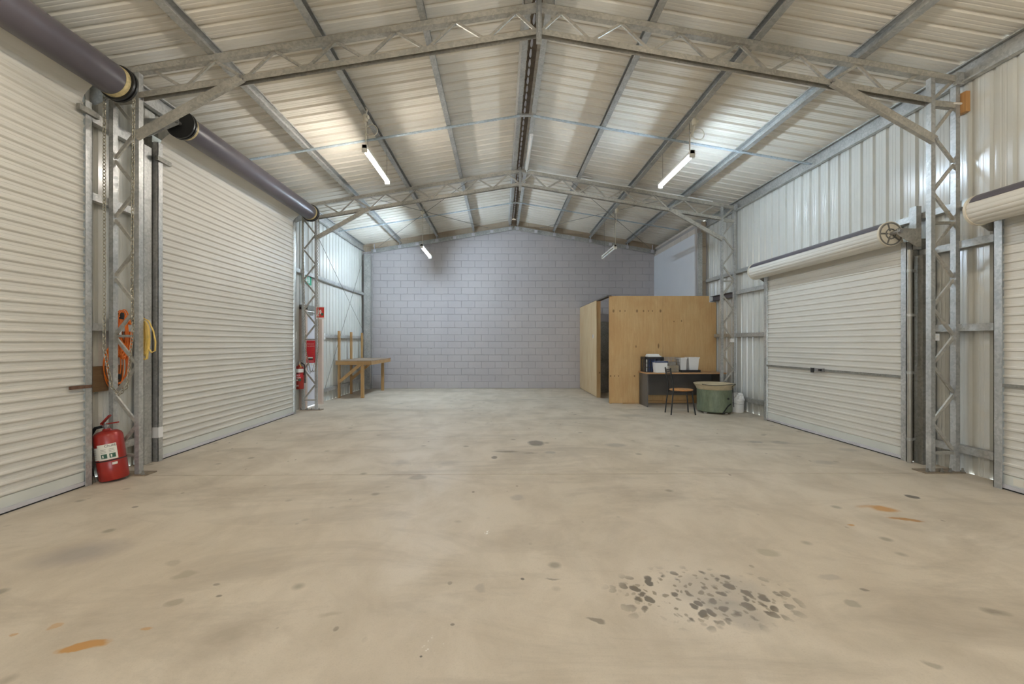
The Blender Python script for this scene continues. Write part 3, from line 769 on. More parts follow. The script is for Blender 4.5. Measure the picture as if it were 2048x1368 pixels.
# ------------------------------------------------------------------ batten lights
def emit(name, c, k):
    t = NT(name); t.b.inputs['Base Color'].default_value = (.8,.8,.8,1)
    t.b.inputs['Emission Color'].default_value = (*c, 1); t.b.inputs['Emission Strength'].default_value = k; return t.m
WARM, NEUT, COOL = (1, .89, .74), (1, .94, .86), (.66, .83, 1)
def batten(x, y, z, L, label, colr, k, drop='cord'):
    t = thing('batten_light', label, 'light', (x, y, z), 'hanging batten lights')
    hs = part('housing', MB().sweep([(-.032,.0),(.032,.0),(.024,.045),(-.024,.045)], (x,y,z), (x,y+L,z), (1,0,0), (0,0,1)), M['offwhite'], t)
    m = emit('lit_tube', colr, k) if k else M['white']
    part('tube', MB().lathe([(.018,0),(.018,L-.06)], (x, y+.03, z-.032), 12, (0,1,0)), m, t, True)
    for e in (y, y+L-.03): part('end_cap', MB().box(x-.036, x+.036, e, e+.03, z-.055, z+.048), M['offwhite'], hs)
    zt = zc(x) + .02
    part('hanger_chain', MB().tube([(x+.01, y+.12, z+.045), (x+.01, y+.12, zt)], .005, 6), M['galv_dark'], t)
    part('hanger_chain', MB().tube([(x+.01, y+L-.1, z+.045), (x+.01, y+L-.1, zt)], .003, 6), M['galv_dark'], t)
    s = MB().lathe([(.001,-.05),(.030,-.045),(.036,-.01),(.036,.03),(.022,.05),(.001,.055)], (x+.02, y-.02, zc(x)-.05), 12)
    s.lathe([(.024,0),(.026,.05),(.001,.052)], (x+.02, y-.02, zc(x)-.05), 10, (0.9,-.3,0.1), (0,0,1))
    sk = part('plug_socket', s, M['cordwhite'], t, True)
    part('conduit_elbow', MB().tube([(x+.02, y-.02, zc(x)-.01), (x+.045, y-.03, zc(x)+.05), (x+.015, y+.0, zc(x)+.10)], .014, 8), M['cordwhite'], sk, True)
    if drop == 'loop':
        q = [(x+.02, y-.02, zc(x)-.1)]
        for i in range(1, 14):
            a = i/14*2*math.pi; q.append((x+.09-.085*math.cos(a), y+.02, zc(x)-.19-.085*math.sin(a)*1.0 - .02*i/14))
        q += [(x-.005, y+.06, zc(x)-.2), (x, y+.08, z+.05)]
    else:
        q = [(x+.02, y-.02, zc(x)-.1), (x+.03, y+.03, zc(x)-.25), (x+.01, y+.07, zc(x)*.5+z*.5), (x+.02, y+.06, z+.05)]
    part('supply_cord', MB().tube(q, .006, 6), M['cordwhite'], t, True)
    return t
batten(-1.87, 5.88, 4.03, 1.22, 'lit batten light hanging on a looped cord, nearer truss bay, tall-door side', NEUT, LAMP*1.0, 'loop')
batten(2.68, 5.93, 4.0, 1.22, 'lit batten light with bluish glow, nearer truss bay, low-door side', COOL, LAMP*1.2, 'loop')
batten(-1.87, 10.12, 3.65, 1.22, 'lit batten light hanging in front of the block wall', COOL, LAMP*3.0)
batten(2.68, 9.92, 3.60, 1.22, 'unlit batten light hanging on a long white cord above the plywood room', COOL, 0)
# unseen pairs added over and behind the camera to light the near bay warmly
batten(-1.87, 1.55, 4.0, 1.22, 'added lit batten light over the camera position, tall-door side', WARM, LAMP*1.05)
batten(2.68, 1.55, 4.0, 1.22, 'added lit batten light over the camera position, low-door side', WARM, LAMP*1.05)
batten(-1.87, -2.6, 4.0, 1.22, 'added lit batten light near the open doorway, tall-door side', WARM, LAMP*.6)
batten(2.68, -2.6, 4.0, 1.22, 'added lit batten light near the open doorway, low-door side', WARM, LAMP*.6)
sb = thing('ridge_batten', 'white unlit batten fixed under the ridge purlin', 'light', (RX+.13, 7.1, 4.85))
part('housing', MB().box(RX+.09, RX+.15, 7.1, 8.5, 4.795, 4.835), M['white'], sb)
part('tube', MB().tube([(RX+.12, 7.12, 4.785), (RX+.12, 8.48, 4.785)], .013, 8), M['white'], sb, True)
single('conduit', MB().tube([(RX+.12, 8.5, 4.80), (RX+.13, Y2-.05, 4.80), (RX+.2, Y2-.05, zc(RX+.2)+.012), (RX+1.6, Y2-.05, zc(RX+1.6)+.012), (RX+3.9, Y2-.05, zc(RX+3.9)+.012)], .011, 8), M['white'],
       'white conduit clipped along the top of the farther truss', 'conduit', smooth=True)

# ------------------------------------------------------------------ hoist chains
def chain(pts, name_label, link_len=.034, r=.0032):
    P = [Vector(p) for p in pts]; seg = [(b-a).length for a, b in zip(P, P[1:])]; tot = sum(seg); n = int(tot / (link_len*.78))
    m = MB(); 
    def at(d):
        for (a, b), s_ in zip(zip(P, P[1:]), seg):
            if d <= s_: return a + (b-a)*(d/s_), (b-a)/s_
            d -= s_
        return P[-1], (P[-1]-P[-2]).normalized()
    for i in range(n):
        c, d = at((i+.5)*tot/n)
        u = d.cross(Vector((0,1,0)));  u = u.normalized() if u.length > .05 else Vector((1,0,0)); v = d.cross(u).normalized()
        if i % 2: u, v = v, u
        ring = []
        for k in range(8):
            a = k/8*2*math.pi
            ring.append(c + d*(link_len*.5*math.sin(a)) + u*(link_len*.30*math.cos(a)))
        m.tube(ring, r, 4, True)
    single('hoist_chain', m, M['brass_chain'], name_label, 'chain', 'door hoist chains', smooth=True)
M['brass_chain'] = plain('dull_chain', (.34, .31, .24), .4, .7)
yw = LD[0][1] + .11
chain([(-3.835, yw, 3.82), (-3.835, yw, 1.3), (-3.80, yw+.04, .92), (-3.745, yw+.06, .84), (-3.66, yw+.05, .92), (-3.60, yw+.05, 1.5), (-3.57, yw, 1.9), (-3.55, yw, 3.82)],
      'looped hoist chain of the nearer tall roller door', .042, .0042)
yw = LD[1][1] + .11
chain([(-3.80, yw, 3.80), (-3.83, yw+.1, 2.9), (-3.83, yw+.2, 1.2), (-3.76, yw+.25, .78), (-3.66, yw+.25, .80), (-3.60, yw+.25, 1.3), (-3.60, yw+.2, 2.8), (-3.50, yw, 3.80)],
      'looped hoist chain of the farther tall roller door', .04, .0045)

# ------------------------------------------------------------------ things around the nearer left column
def coil(pts_fn, n, r, seg=26):
    m = MB()
    for i in range(n): m.tube([pts_fn(i, k/seg*2*math.pi) for k in range(seg)], r, 6, True)
    return m
rn = random.Random(3)
oc = []
for i in range(16): oc.append((rn.uniform(-.02,.05), rn.uniform(-.03,.03), rn.uniform(.02,.085), rn.uniform(.18,.25), rn.uniform(0,.04)))
def opt(i, a):
    dy, dz, wy, hz, dx = oc[i]
    return (-4.035 + dx, 4.56 + dy + wy*math.cos(a), 1.43 + dz + hz*math.sin(a))
e = thing('extension_cord', 'orange extension cord coiled and hung behind the lattice column', 'cord', (-4.02, 4.56, .86))
m = coil(opt, 16, .0065)
oc2 = [(rn.uniform(-.03,.03), rn.uniform(-.03,.03), rn.uniform(.08,.16), rn.uniform(.20,.27), rn.uniform(0,.03)) for i in range(8)]
for i in range(8):
    dy, dz, wy, hz, dx = oc2[i]
    m.tube([(-4.03+dx, 4.50+dy+wy*math.cos(k/26*2*math.pi), 1.13+dz+hz*math.sin(k/26*2*math.pi)) for k in range(26)], .0055, 6, True)
m.tube([(-4.01, 4.52, 1.62), (-3.99, 4.5, 1.45), (-3.995, 4.49, 1.15), (-3.99, 4.495, 1.02)], .0055, 6)
part('coils', m, M['orange'], e, True)
part('binding', MB().lathe([(.032,0),(.036,.04),(.032,.07)], (-4.02, 4.55, 1.60), 10), M['rubber'], e, True)
part('plug', MB().lathe([(.012,0),(.02,.015),(.02,.05),(.008,.06)], (-3.99, 4.495, .97), 10), M['rubber'], e, True)
part('socket_tag', MB().box(-3.995, -3.985, 4.50, 4.53, 1.42, 1.50), M['white'], e)
yc = [(rn.uniform(-.012,.012), rn.uniform(-.03,.02), rn.uniform(.012,.055), rn.uniform(.15,.21), rn.uniform(0,.04)) for i in range(12)]
y_ = thing('cord_coil', 'yellow cord coiled and hung on the lattice column', 'cord', (-3.72, 4.52, 1.15))
m = coil(lambda i, a: (-3.715 + yc[i][0] + yc[i][2]*math.cos(a), 4.475 + yc[i][4], 1.40 + yc[i][1] + yc[i][3]*math.sin(a)), 12, .0075)
m.tube([(-3.73, 4.49, 1.61), (-3.67, 4.49, 1.58), (-3.62, 4.49, 1.47), (-3.60, 4.49, 1.36), (-3.605, 4.49, 1.27), (-3.64, 4.49, 1.25), (-3.68, 4.49, 1.31)], .0075, 6)
m.tube([(-3.75, 4.48, 1.24), (-3.765, 4.48, 1.17), (-3.755, 4.48, 1.15)], .007, 6)
part('coils', m, M['yellow'], y_, True)
part('hook', MB().tube([(-3.715, 4.44, 1.60), (-3.72, 4.50, 1.595), (-3.735, 4.52, 1.62)], .005, 6), M['steel'], y_, True)
M['oldboard'] = wood('weathered_board', (.17, .105, .055), (.25, .165, .09), 'Y')
single('timber_board', MB().box(-4.072, -4.045, 4.20, 4.62, .86, 1.115), M['oldboard'], 'weathered brown board fixed to the wall behind the lattice column', 'board')

# fire extinguisher leaning on the column
def wrap(mb, r, zoff, ang0):      # lay flat lettering round a cylinder of radius r
    mb.v = [(r*math.cos(ang0 + x/r), r*math.sin(ang0 + x/r), zoff + y) for x, y, z in mb.v]; return mb
def band(r, z0, z1, a0, a1, n=14):
    m = MB()
    for i in range(n+1):
        a = a0 + (a1-a0)*i/n; m.v += [(r*math.cos(a), r*math.sin(a), z0), (r*math.cos(a), r*math.sin(a), z1)]
    m.f = [(2*i, 2*i+2, 2*i+3, 2*i+1) for i in range(n)]; return m
def place(parent, name, mb, mat, X, smooth=False): return part(name, mb.xf(X), mat, parent, smooth)
bx, by = -3.81, 4.255
T = Matrix.Translation((bx, by, 0)) @ Matrix.Rotation(R(-9), 4, 'Y') @ Matrix.Translation((0, 0, .012))
ex = thing('fire_extinguisher', 'scuffed red fire extinguisher tilted on the floor by the lattice column', 'extinguisher', (bx, by, 0))
r_ = .115
place(ex, 'cylinder', MB().lathe([(.08,0),(.105,.0),(r_,.012),(r_,.185),(r_-.002,.19),(r_,.195),(r_,.43),(r_-.012,.455),(.075,.475),(.035,.485),(.03,.50)], n=36), M['red'], T, True)
place(ex, 'base_ring', MB().lathe([(r_+.001,.19),(r_+.003,.195),(r_+.001,.20)], n=36), M['black'], T, True)
c0 = R(-90)
place(ex, 'label', band(r_+.0012, .21, .33, c0-1.35, c0-.1), M['label'], T)
place(ex, 'label', band(r_+.0016, .205, .355, c0-.1, c0+1.2), M['label'], T)
for k in range(5): place(ex, 'label_print', band(r_+.002, .225+k*.02, .231+k*.02, c0-1.0, c0-.25, 6), M['cream'] if k % 2 else M['galv_warm'], T)
for a in (c0+.12, c0+.66): place(ex, 'label_pictogram', band(r_+.0024, .22, .262, a, a+.40, 5), M['inkgreen'], T)
for a in (c0+.2, c0+.74): place(ex, 'label_pictogram', band(r_+.003, .228, .252, a, a+.09, 3), M['label'], T)
for a in (c0+.12, c0+.66):
    for k in range(3): place(ex, 'label_print', band(r_+.002, .275+k*.014, .279+k*.014, a, a+.36, 4), M['galv_dark'], T)
place(ex, 'lettering', wrap(text_mb('Chubb', .034), r_+.0025, .337, c0+.80), M['ink'], T)
place(ex, 'service_tag', band(r_+.0015, .15, .172, c0+.75, c0+1.1, 4), M['label'], T)
vv = place(ex, 'valve', MB().lathe([(.022,.495),(.024,.52),(.018,.54),(.014,.56)], n=14).box(-.05,.02,-.012,.012,.515,.54), M['steel'], T, True)
place(vv, 'gauge', MB().lathe([(.02,0),(.02,.014),(.016,.018)], (.03,-.022,.525), 14, (.2,-1,0), (0,0,1)), M['steel'], T, True)
place(vv, 'lever', MB().beam((-.045,0,.55),(.055,0,.625),.026,.012).beam((-.03,0,.545),(.12,0,.545),.026,.012), M['red'], T)
hz = place(ex, 'hose', MB().tube([(-.03,-.01,.525),(-.09,-.02,.52),(-.145,-.03,.45),(-.165,-.04,.33),(-.165,-.05,.18),(-.15,-.06,.06)], .015, 10), M['rubber'], T, True)
place(hz, 'nozzle', MB().tube([(-.15,-.06,.06),(-.142,-.065,.03),(-.12,-.08,-.02)], [.018,.013,.017], 10), M['galv_dark'], T, True)

# ------------------------------------------------------------------ things on and by the farther left column
T = Matrix.Translation((-3.985, 8.50, .44))
ex = thing('fire_extinguisher', 'red fire extinguisher hung beside the farther tall roller door', 'extinguisher', (-3.985, 8.5, .44))
r_ = .085
place(ex, 'cylinder', MB().lathe([(.06,0),(.08,0),(r_,.012),(r_,.40),(r_-.01,.43),(.05,.455),(.03,.46),(.025,.48)], n=28), M['red'], T, True)
place(ex, 'label', band(r_+.0015, .33, .40, c0-1.4, c0+1.5), M['white'], T)
place(ex, 'label', band(r_+.0015, .22, .30, c0-1.3, c0+1.2), M['red2'], T)
place(ex, 'lettering', wrap(text_mb('DRY', .045), r_+.003, .27, c0), M['white'], T)
place(ex, 'lettering', wrap(text_mb('CHEM', .045), r_+.003, .225, c0), M['white'], T)
place(ex, 'label_pictogram', band(r_+.002, .165, .195, c0-1.0, c0+.1), M['label'], T)
place(ex, 'label_pictogram', band(r_+.002, .165, .205, c0+.25, c0+.75), M['inkgreen'], T)
place(ex, 'lettering', wrap(text_mb('ABE', .04), r_+.003, .07, c0-.1), M['white'], T)
place(ex, 'label_print', band(r_+.002, .305, .32, c0-1.2, c0+.3), M['ink'], T)
place(ex, 'valve', MB().lathe([(.02,.47),(.02,.51),(.012,.54)], n=12).beam((-.03,0,.53),(.07,0,.57),.02,.012), M['steel'], T, True)
place(ex, 'safety_tag', MB().beam((.03,-.05,.50),(.06,-.06,.43),.025,.004), M['yellow'], T)
place(ex, 'hose', MB().tube([(.03,0,.52),(.10,-.01,.48),(.115,-.02,.38),(.10,-.03,.28)], .011, 8), M['rubber'], T, True)
single('fire_extinguisher_bracket', MB().box(-4.07, -3.9, 8.585, 8.605, .55, .80), M['galv_dark'], 'dark steel bracket behind the hung fire extinguisher', 'bracket')

fb = thing('fire_blanket_pouch', 'red fire blanket pouch strapped between the column legs', 'fire blanket', (-3.81, 8.56, .92))
m = MB().sweep([(-.085,-.006),(-.08,-.022),(.08,-.022),(.085,-.006),(.08,0),(-.08,0)], (-3.80, 8.595, .955), (-3.80, 8.595, 1.40), (1,0,0), (0,1,0)); part('pouch', m, M['red2'], fb)
X = lambda z: basis((-3.80, 8.572, z), (1,0,0), (0,0,1), (0,-1,0))
place(fb, 'lettering', text_mb('FIRE BLANKET', .022), M['label'], X(1.33)); place(fb, 'lettering', text_mb('PULL DOWN', .026), M['label'], X(1.285))
place(fb, 'instruction_panel', MB().box(-3.845,-3.755,8.5715,8.5725,1.015,1.065), M['ink'], Matrix.Identity(4)); place(fb, 'instruction_panel', MB().box(-3.845,-3.755,8.5705,8.5714,1.045,1.068), M['white'], Matrix.Identity(4))
place(fb, 'instruction_panel', MB().box(-3.865,-3.735,8.5715,8.5725,.985,.992), M['label'], Matrix.Identity(4))
for k in range(4): place(fb, 'instruction_print', MB().box(-3.78,-3.735,8.5715,8.5725,1.12+k*.035,1.135+k*.035), M['signred'], Matrix.Identity(4))
for dx in (-.03, .03): part('pull_tape', MB().box(-3.80+dx-.012, -3.80+dx+.012, 8.578, 8.582, .90, .96), M['white'], fb)
part('chain_loop', MB().tube([(-3.86,8.56,.93),(-3.85,8.55,.82),(-3.80,8.55,.74),(-3.75,8.55,.80),(-3.72,8.56,.95)], .006, 6), M['steel'], fb, True)

fs = thing('fire_sign', 'red and white fire sign on the farther lattice column', 'sign', (-3.61, 8.56, 1.82))
part('plate', MB().box(-3.695, -3.525, 8.585, 8.590, 1.83, 2.075), M['white'], fs)
part('red_field', MB().box(-3.685, -3.535, 8.5835, 8.585, 1.86, 2.065), M['signred'], fs)
fg = MB()
def disc(m, cx, cz, rr, y, n=12): m.add([(cx+rr*math.cos(k*2*math.pi/n), y, cz+rr*math.sin(k*2*math.pi/n)) for k in range(n)], [tuple(range(n))])
yq = 8.583
disc(fg, -3.65, 2.015, .013, yq)
fg.add([(-3.665,yq,2.0),(-3.635,yq,2.0),(-3.625,yq,1.955),(-3.64,yq,1.93),(-3.632,yq,1.885),(-3.646,yq,1.885),(-3.655,yq,1.93),(-3.672,yq,1.885),(-3.684,yq,1.89),(-3.668,yq,1.945)], [tuple(range(10))])
fg.add([(-3.63,yq,1.995),(-3.595,yq,2.02),(-3.59,yq,2.01),(-3.625,yq,1.975)], [(0,1,2,3)])
fg.add([(-3.62,yq,1.93),(-3.59,yq,1.93),(-3.585,yq,1.985),(-3.60,yq,2.01),(-3.612,yq,1.97)], [(0,1,2,3,4)])
part('figure_symbol', fg, M['white'], fs)
part('button_symbol', MB().box(-3.595, -3.548, 8.5815, 8.583, 1.90, 1.95), M['inkgreen'], fs)

es = thing('exit_sign', 'green and white running man exit sign above the personnel door', 'sign', (XL, 8.97, 2.6))
part('plate', MB().box(-4.06, -4.04, 8.80, 9.16, 2.58, 2.78), M['green'], es)
part('white_top', MB().box(-4.06, -4.03, 8.78, 9.18, 2.78, 2.82), M['white'], es)
sg = MB()
xq = -4.039
sg.add([(xq,8.92,2.74),(xq,8.95,2.74),(xq,8.97,2.68),(xq,9.0,2.66),(xq,8.99,2.65),(xq,8.95,2.66),(xq,8.97,2.61),(xq,8.95,2.60),(xq,8.93,2.65),(xq,8.89,2.63),(xq,8.89,2.65),(xq,8.93,2.68)], [tuple(range(12))])
sg.add([(xq,9.02,2.61),(xq,9.07,2.61),(xq,9.07,2.75),(xq,9.02,2.75)], [(0,1,2,3)])
part('running_man_symbol', sg, M['white'], es)
for y, z, x, lab in ((8.30, 1.50, -3.98, 'small white switch box beside the farther tall roller door'), (9.66, 1.50, -3.985, 'white power outlet on the girt beside the personnel door')):
    t = thing('power_outlet', lab, 'outlet', (x, y, z))
    part('plate', MB().box(x-.02, x+.02, y-.04, y+.04, z-.07, z+.07), M['white'], t); part('rocker', MB().box(x+.02, x+.026, y-.012, y+.012, z-.01, z+.02), M['offwhite'], t)
for (x0, x1, y, z), lab in (((4.60, 4.68, 4.50, 1.41), 'white double power outlet on the column between the low roller doors'), ((4.66, 4.739, 8.60, 1.40), 'white power outlet on the column beside the desk')):
    t = thing('power_outlet', lab, 'outlet', (x0, y, z))
    part('plate', MB().box(x0, x1, y, y+.035, z-.035, z+.04), M['white'], t)
    for k in (.3, .7): part('rocker', MB().box(x0+(x1-x0)*k-.008, x0+(x1-x0)*k+.008, y-.005, y, z, z+.018), M['offwhite'], t)
M['pine'] = wood('pine', (.42, .25, .10), (.55, .36, .17), 'Z')
M['pineh'] = wood('pine_rail', (.40, .235, .095), (.54, .35, .165), 'X')
M['ply_or'] = wood('orange_ply_offcut', (.52, .27, .10), (.62, .36, .15), 'Z')
tb = thing('timber_block', 'orange plywood offcut fixed at the top of the wall by the eave', 'block', (4.80, 4.2, 3.7))
part('board', MB().box(4.795, 4.84, 4.345, 4.46, 3.74, 3.95), M['ply_or'], tb)
part('peg', MB().tube([(4.80, 4.39, 3.84), (4.72, 4.40, 3.85)], .012, 8), M['offwhite'], tb, True)
single('steel_lintel', MB().sweep(cprof(.11, .07, .006, .006), (4.82, 8.78, 2.29), (4.82, 9.62, 2.29), (-1,0,0), (0,0,1)), plain('dark_primer', (.10, .085, .09), .5), 'dark primed steel lintel over the corner of the plywood room', 'lintel')

# ------------------------------------------------------------------ workbench
wbn = thing('workbench', 'rough timber workbench with tall posts in the back corner', 'workbench', (-3.6, 11.3, 0))
def stick(name, p0, p1, w, h, mat='pine', up=(0,0,1)): part(name, MB().beam(p0, p1, w, h, up), M[mat], wbn)
for y, zt in ((10.52, 1.645), (11.37, 1.64), (12.25, 1.64)):
    part('post', MB().box(-3.985, -3.94, y-.035, y+.035, 0, zt), M['pine'], wbn)
for x, y in ((-3.39, 10.52), (-3.36, 12.2)):
    part('leg', MB().box(x-.035, x+.035, y-.035, y+.035, 0, .86), M['pine'], wbn)
for y in (10.52, 11.37):
    stick('brace', (-3.94, y-.05, .40), (-3.42, y-.05, .83), .04, .07)
part('end_rail', MB().box(-4.02, -3.17, 10.43, 10.47, .815, .905), M['pineh'], wbn)
part('front_rail', MB().box(-3.205, -3.16, 10.47, 12.30, .815, .905), M['pineh'], wbn)
part('cross_rail', MB().box(-3.98, -3.20, 12.23, 12.27, .815, .905), M['pineh'], wbn)
M['benchtop'] = wood('dusty_bench_top', (.30, .23, .165), (.42, .345, .27), 'Y')
for k in range(5):
    x0 = -4.02 + k*.174; part('top_board', MB().box(x0, x0+.170, 10.42, 12.32, .905, .925), M['benchtop'], wbn)

# ------------------------------------------------------------------ plywood room in the back right corner
px = lambda p: RX
KN = []
PF = 9.48
def ply_knot(pxx, pyy, w, h):
    a = (pxx-CX)/F_PX; t_ = PF / (math.cos(YAW) - a*math.sin(YAW)); x = t_*(a*math.cos(YAW)+math.sin(YAW)); z = EYE + t_*(CY-pyy)/F_PX
    return (x, z, w*t_/F_PX*.5, h*t_/F_PX*.5)
KN = [ply_knot(*k) for k in ((1227,622,5,8),(1240,622,4,5),(1250,622,3,4),(1274,622,5,8),(1287,622,4,5),(1297,622,3,4),(1305,622,3,4),(1321,622,5,8),(1317,692,4,13),(1272,693,3,7),(1221,752,4,5),(1229,752,3,4),(1237,752,3,4),(1269,752,4,5),(1348,643,3,4),(1363,642,3,5))]
M['ply'] = wood('honey_plywood', (.56, .36, .16), (.66, .45, .22), 'Z', KN)
M['ply2'] = wood('pale_plywood', (.60, .45, .26), (.68, .53, .33), 'Z')
M['plyedge'] = plain('dark_ply_frame', (.10, .085, .075), .6)
room = thing('plywood_enclosure', 'plywood-clad store room with an open doorway in the back corner', 'enclosure', (3.6, 11, 0))
part('plywood_sheet', MB().box(2.42, 3.618, PF, PF+.018, .008, 2.40), M['ply'], room)
m = MB()
zp = [(3.622, .008), (4.82, .008), (4.82, 2.26), (4.66, 2.26), (4.66, 2.40), (3.622, 2.40)]
m.add([(x, PF, z) for x, z in zp] + [(x, PF+.018, z) for x, z in zp], [(0,1,2,3,4,5), (11,10,9,8,7,6)] + [(i, (i+1) % 6, 6+(i+1) % 6, 6+i) for i in range(6)])
part('plywood_sheet', m, M['ply'], room)
part('floor_batten', MB().box(2.72, 3.15, PF-.012, PF, 0, .02), M['pineh'], room)
for x in (2.44, 3.62, 4.50):
    part('stud', MB().box(x, x+.045, PF+.018, PF+.108, 0, 2.28 if x > 4 else 2.37), M['pine'], room)
part('side_sheet', MB().box(2.365, 2.383, 10.52, 11.60, .02, 2.40), M['ply2'], room); part('side_sheet', MB().box(2.365, 2.383, 11.604, YB-.005, .02, 2.40), M['ply2'], room)
part('door_stud', MB().box(2.385, 2.475, 10.53, 10.575, 0, 2.39), M['ply'], room)
part('edge_strip', MB().box(2.35, 2.365, 10.44, 10.62, .08, 2.16), M['ply2'], room)
for y in (11.3, 12.1): part('stud', MB().box(2.385, 2.475, y, y+.045, 0, 2.36), M['pine'], room)
part('top_plate', MB().box(2.37, 2.475, 9.48, YB-.005, 2.385, 2.412), M['plyedge'], room)
part('sticker', MB().lathe([(.055,0),(.055,.002)], (2.364, 10.88, 1.52), 20, (-1,0,0), (0,0,1)), M['white'], room)
part('sticker_symbol', MB().box(2.3600, 2.3618, 10.865, 10.895, 1.485, 1.565), M['inkblue'], room)
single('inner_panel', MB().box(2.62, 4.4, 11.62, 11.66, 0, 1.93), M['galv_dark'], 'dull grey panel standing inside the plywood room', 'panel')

# ------------------------------------------------------------------ desk and what stands on it
dk = thing('desk', 'desk with a beech top and charcoal side panel against the plywood', 'desk', (3.9, 9.2, 0))
DT = .725
part('desk_top', MB().box(3.06, 4.74, 8.90, 9.455, DT-.025, DT), M['desktop'], dk)
part('side_panel', MB().box(3.085, 3.105, 8.94, 9.45, 0, DT-.026), M['deskpanel'], dk)
part('side_panel', MB().box(4.68, 4.70, 8.94, 9.45, 0, DT-.026), M['deskpanel'], dk)
part('modesty_panel', MB().box(3.106, 4.68, 9.40, 9.418, .20, DT-.026), M['deskpanel'], dk)
part('foot_rail', MB().box(3.106, 4.68, 9.41, 9.44, .03, .075), M['pineh'], dk)

def crate(cx, cy, w, d, h, label):
    t = thing('crate', label, 'crate', (cx, cy, DT)); x0, x1, y0, y1 = cx-w/2, cx+w/2, cy-d/2, cy+d/2
    part('base', MB().box(x0, x1, y0, y1, DT+.002, DT+.012), M['black'], t)
    part('rim', MB().box(x0,x1,y0,y0+.012,DT+h-.045,DT+h).box(x0,x1,y1-.012,y1,DT+h-.045,DT+h).box(x0,x0+.012,y0,y1,DT+h-.045,DT+h).box(x1-.012,x1,y0,y1,DT+h-.045,DT+h), M['black'], t)
    n = 8
    for k in range(n):
        xx = x0 + (x1-x0-.022)*k/(n-1); part('upright', MB().box(xx, xx+.022, y0, y0+.010, DT+.012, DT+h-.045), M['black'], t)
    for yy in (y0+.12, y1-.03):
        for xx in (x0, x1-.010): part('upright', MB().box(xx, xx+.010, yy-.05, yy+.02, DT+.012, DT+h-.045), M['black'], t)
    for z in (.10, .19): part('cross_bar', MB().box(x0, x1, y0+.001, y0+.008, DT+z, DT+z+.012), M['black'], t)
    return t
crate(3.30, 9.26, .40, .30, .325, 'black slatted plastic crate of folders on the desk')
for k, (dx, w, hgt, mt) in enumerate(((-.13,.05,.28,'bluefile'), (-.07,.045,.30,'bluefile'), (.0,.07,.29,'bluefile'), (.08,.05,.30,'bluefile'), (-.165,.012,.27,'label'))):
    single('folder', MB().box(3.305+dx-w/2, 3.305+dx+w/2, 9.12, 9.36, DT+.013, DT+hgt), M[mt],
           ('first navy folder from the plywood-corner end of the black crate', 'second navy folder in the black crate', 'thick navy folder in the middle of the black crate', 'navy folder nearest the wire basket in the black crate', 'pale file at the end of the black crate')[k], 'folder', 'folders in the crate')
single('box_lid', MB().box(3.18, 3.46, 9.14, 9.34, DT+.326, DT+.345).tapered(3.31, 9.25, DT+.345, DT+.385, .26, .18, .22, .15), M['white'], 'white plastic lid lying on top of the black crate', 'lid')
def bin_(cx, cy, z0, h, w0, w1, label, rim='white', tilt=0):
    t = thing('bin', label, 'bin', (cx, cy, z0), 'white plastic bins on the desk')
    X = Matrix.Translation((cx, cy, z0+.003)) @ Matrix.Rotation(R(tilt), 4, 'Y')
    b = MB(); d0, d1 = w0*.8, w1*.8
    out = lambda z, w, d: [(-w/2,-d/2,z),(w/2,-d/2,z),(w/2,d/2,z),(-w/2,d/2,z)]
    b.add(out(0,w0,d0)+out(h,w1,d1)+out(h,w1-.012,d1-.012)+out(.01,w0-.012,d0-.012),
          [(0,3,2,1),(0,1,5,4),(1,2,6,5),(2,3,7,6),(3,0,4,7),(4,5,9,8),(5,6,10,9),(6,7,11,10),(7,4,8,11),(8,9,13,12),(9,10,14,13),(10,11,15,14),(11,8,12,15),(12,13,14,15)])
    part('body', b.xf(X), M['white'], t)
    rm = MB().box(-w1/2-.008,w1/2+.008,-d1/2-.008,-d1/2,h-.022,h+.003).box(-w1/2-.008,w1/2+.008,d1/2,d1/2+.008,h-.022,h+.003).box(-w1/2-.008,-w1/2,-d1/2,d1/2,h-.022,h+.003).box(w1/2,w1/2+.008,-d1/2,d1/2,h-.022,h+.003)
    part('rim', rm.xf(X), M[rim], t)
bin_(3.368, 8.985, DT, .235, .215, .255, 'small white bin with a dark blue rim in front of the black crate', 'bluefile')
wk = thing('wire_basket', 'grey wire basket on the desk behind the chair', 'basket', (3.66, 9.2, DT)); x0, x1, y0, y1, h = 3.515, 3.835, 9.06, 9.36, .315
w = MB()
for z in (.005, .07, .14, .21, .28, h):
    w.tube([(x0,y0,DT+z),(x1,y0,DT+z),(x1,y1,DT+z),(x0,y1,DT+z)], .0035, 5, True)
part('hoops', w, M['steel'], wk, True)
for k in range(11):
    xx = x0 + (x1-x0)*k/10
    part('wire', MB().tube([(xx,y0,DT+h),(xx,y0,DT+.005),(xx,y1,DT+.005),(xx,y1,DT+h)], .003, 5), M['steel'], wk)
for k in range(1, 7):
    yy = y0 + (y1-y0)*k/7
    part('wire', MB().tube([(x0,yy,DT+h),(x0,yy,DT+.005),(x1,yy,DT+.005),(x1,yy,DT+h)], .003, 5), M['steel'], wk)
single('carton', MB().box(3.62, 3.82, 9.12, 9.33, DT+.012, DT+.15), M['cream'], 'small tan carton inside the wire basket', 'carton')
single('carton', MB().box(3.60, 3.76, 9.12, 9.33, DT+.152, DT+.215), M['galv_warm'], 'flat grey carton stacked inside the wire basket', 'carton')
single('carton', MB().box(3.52, 3.612, 9.10, 9.31, DT+.012, DT+.13), M['label'], 'narrow pale carton standing at the side of the wire basket', 'carton')
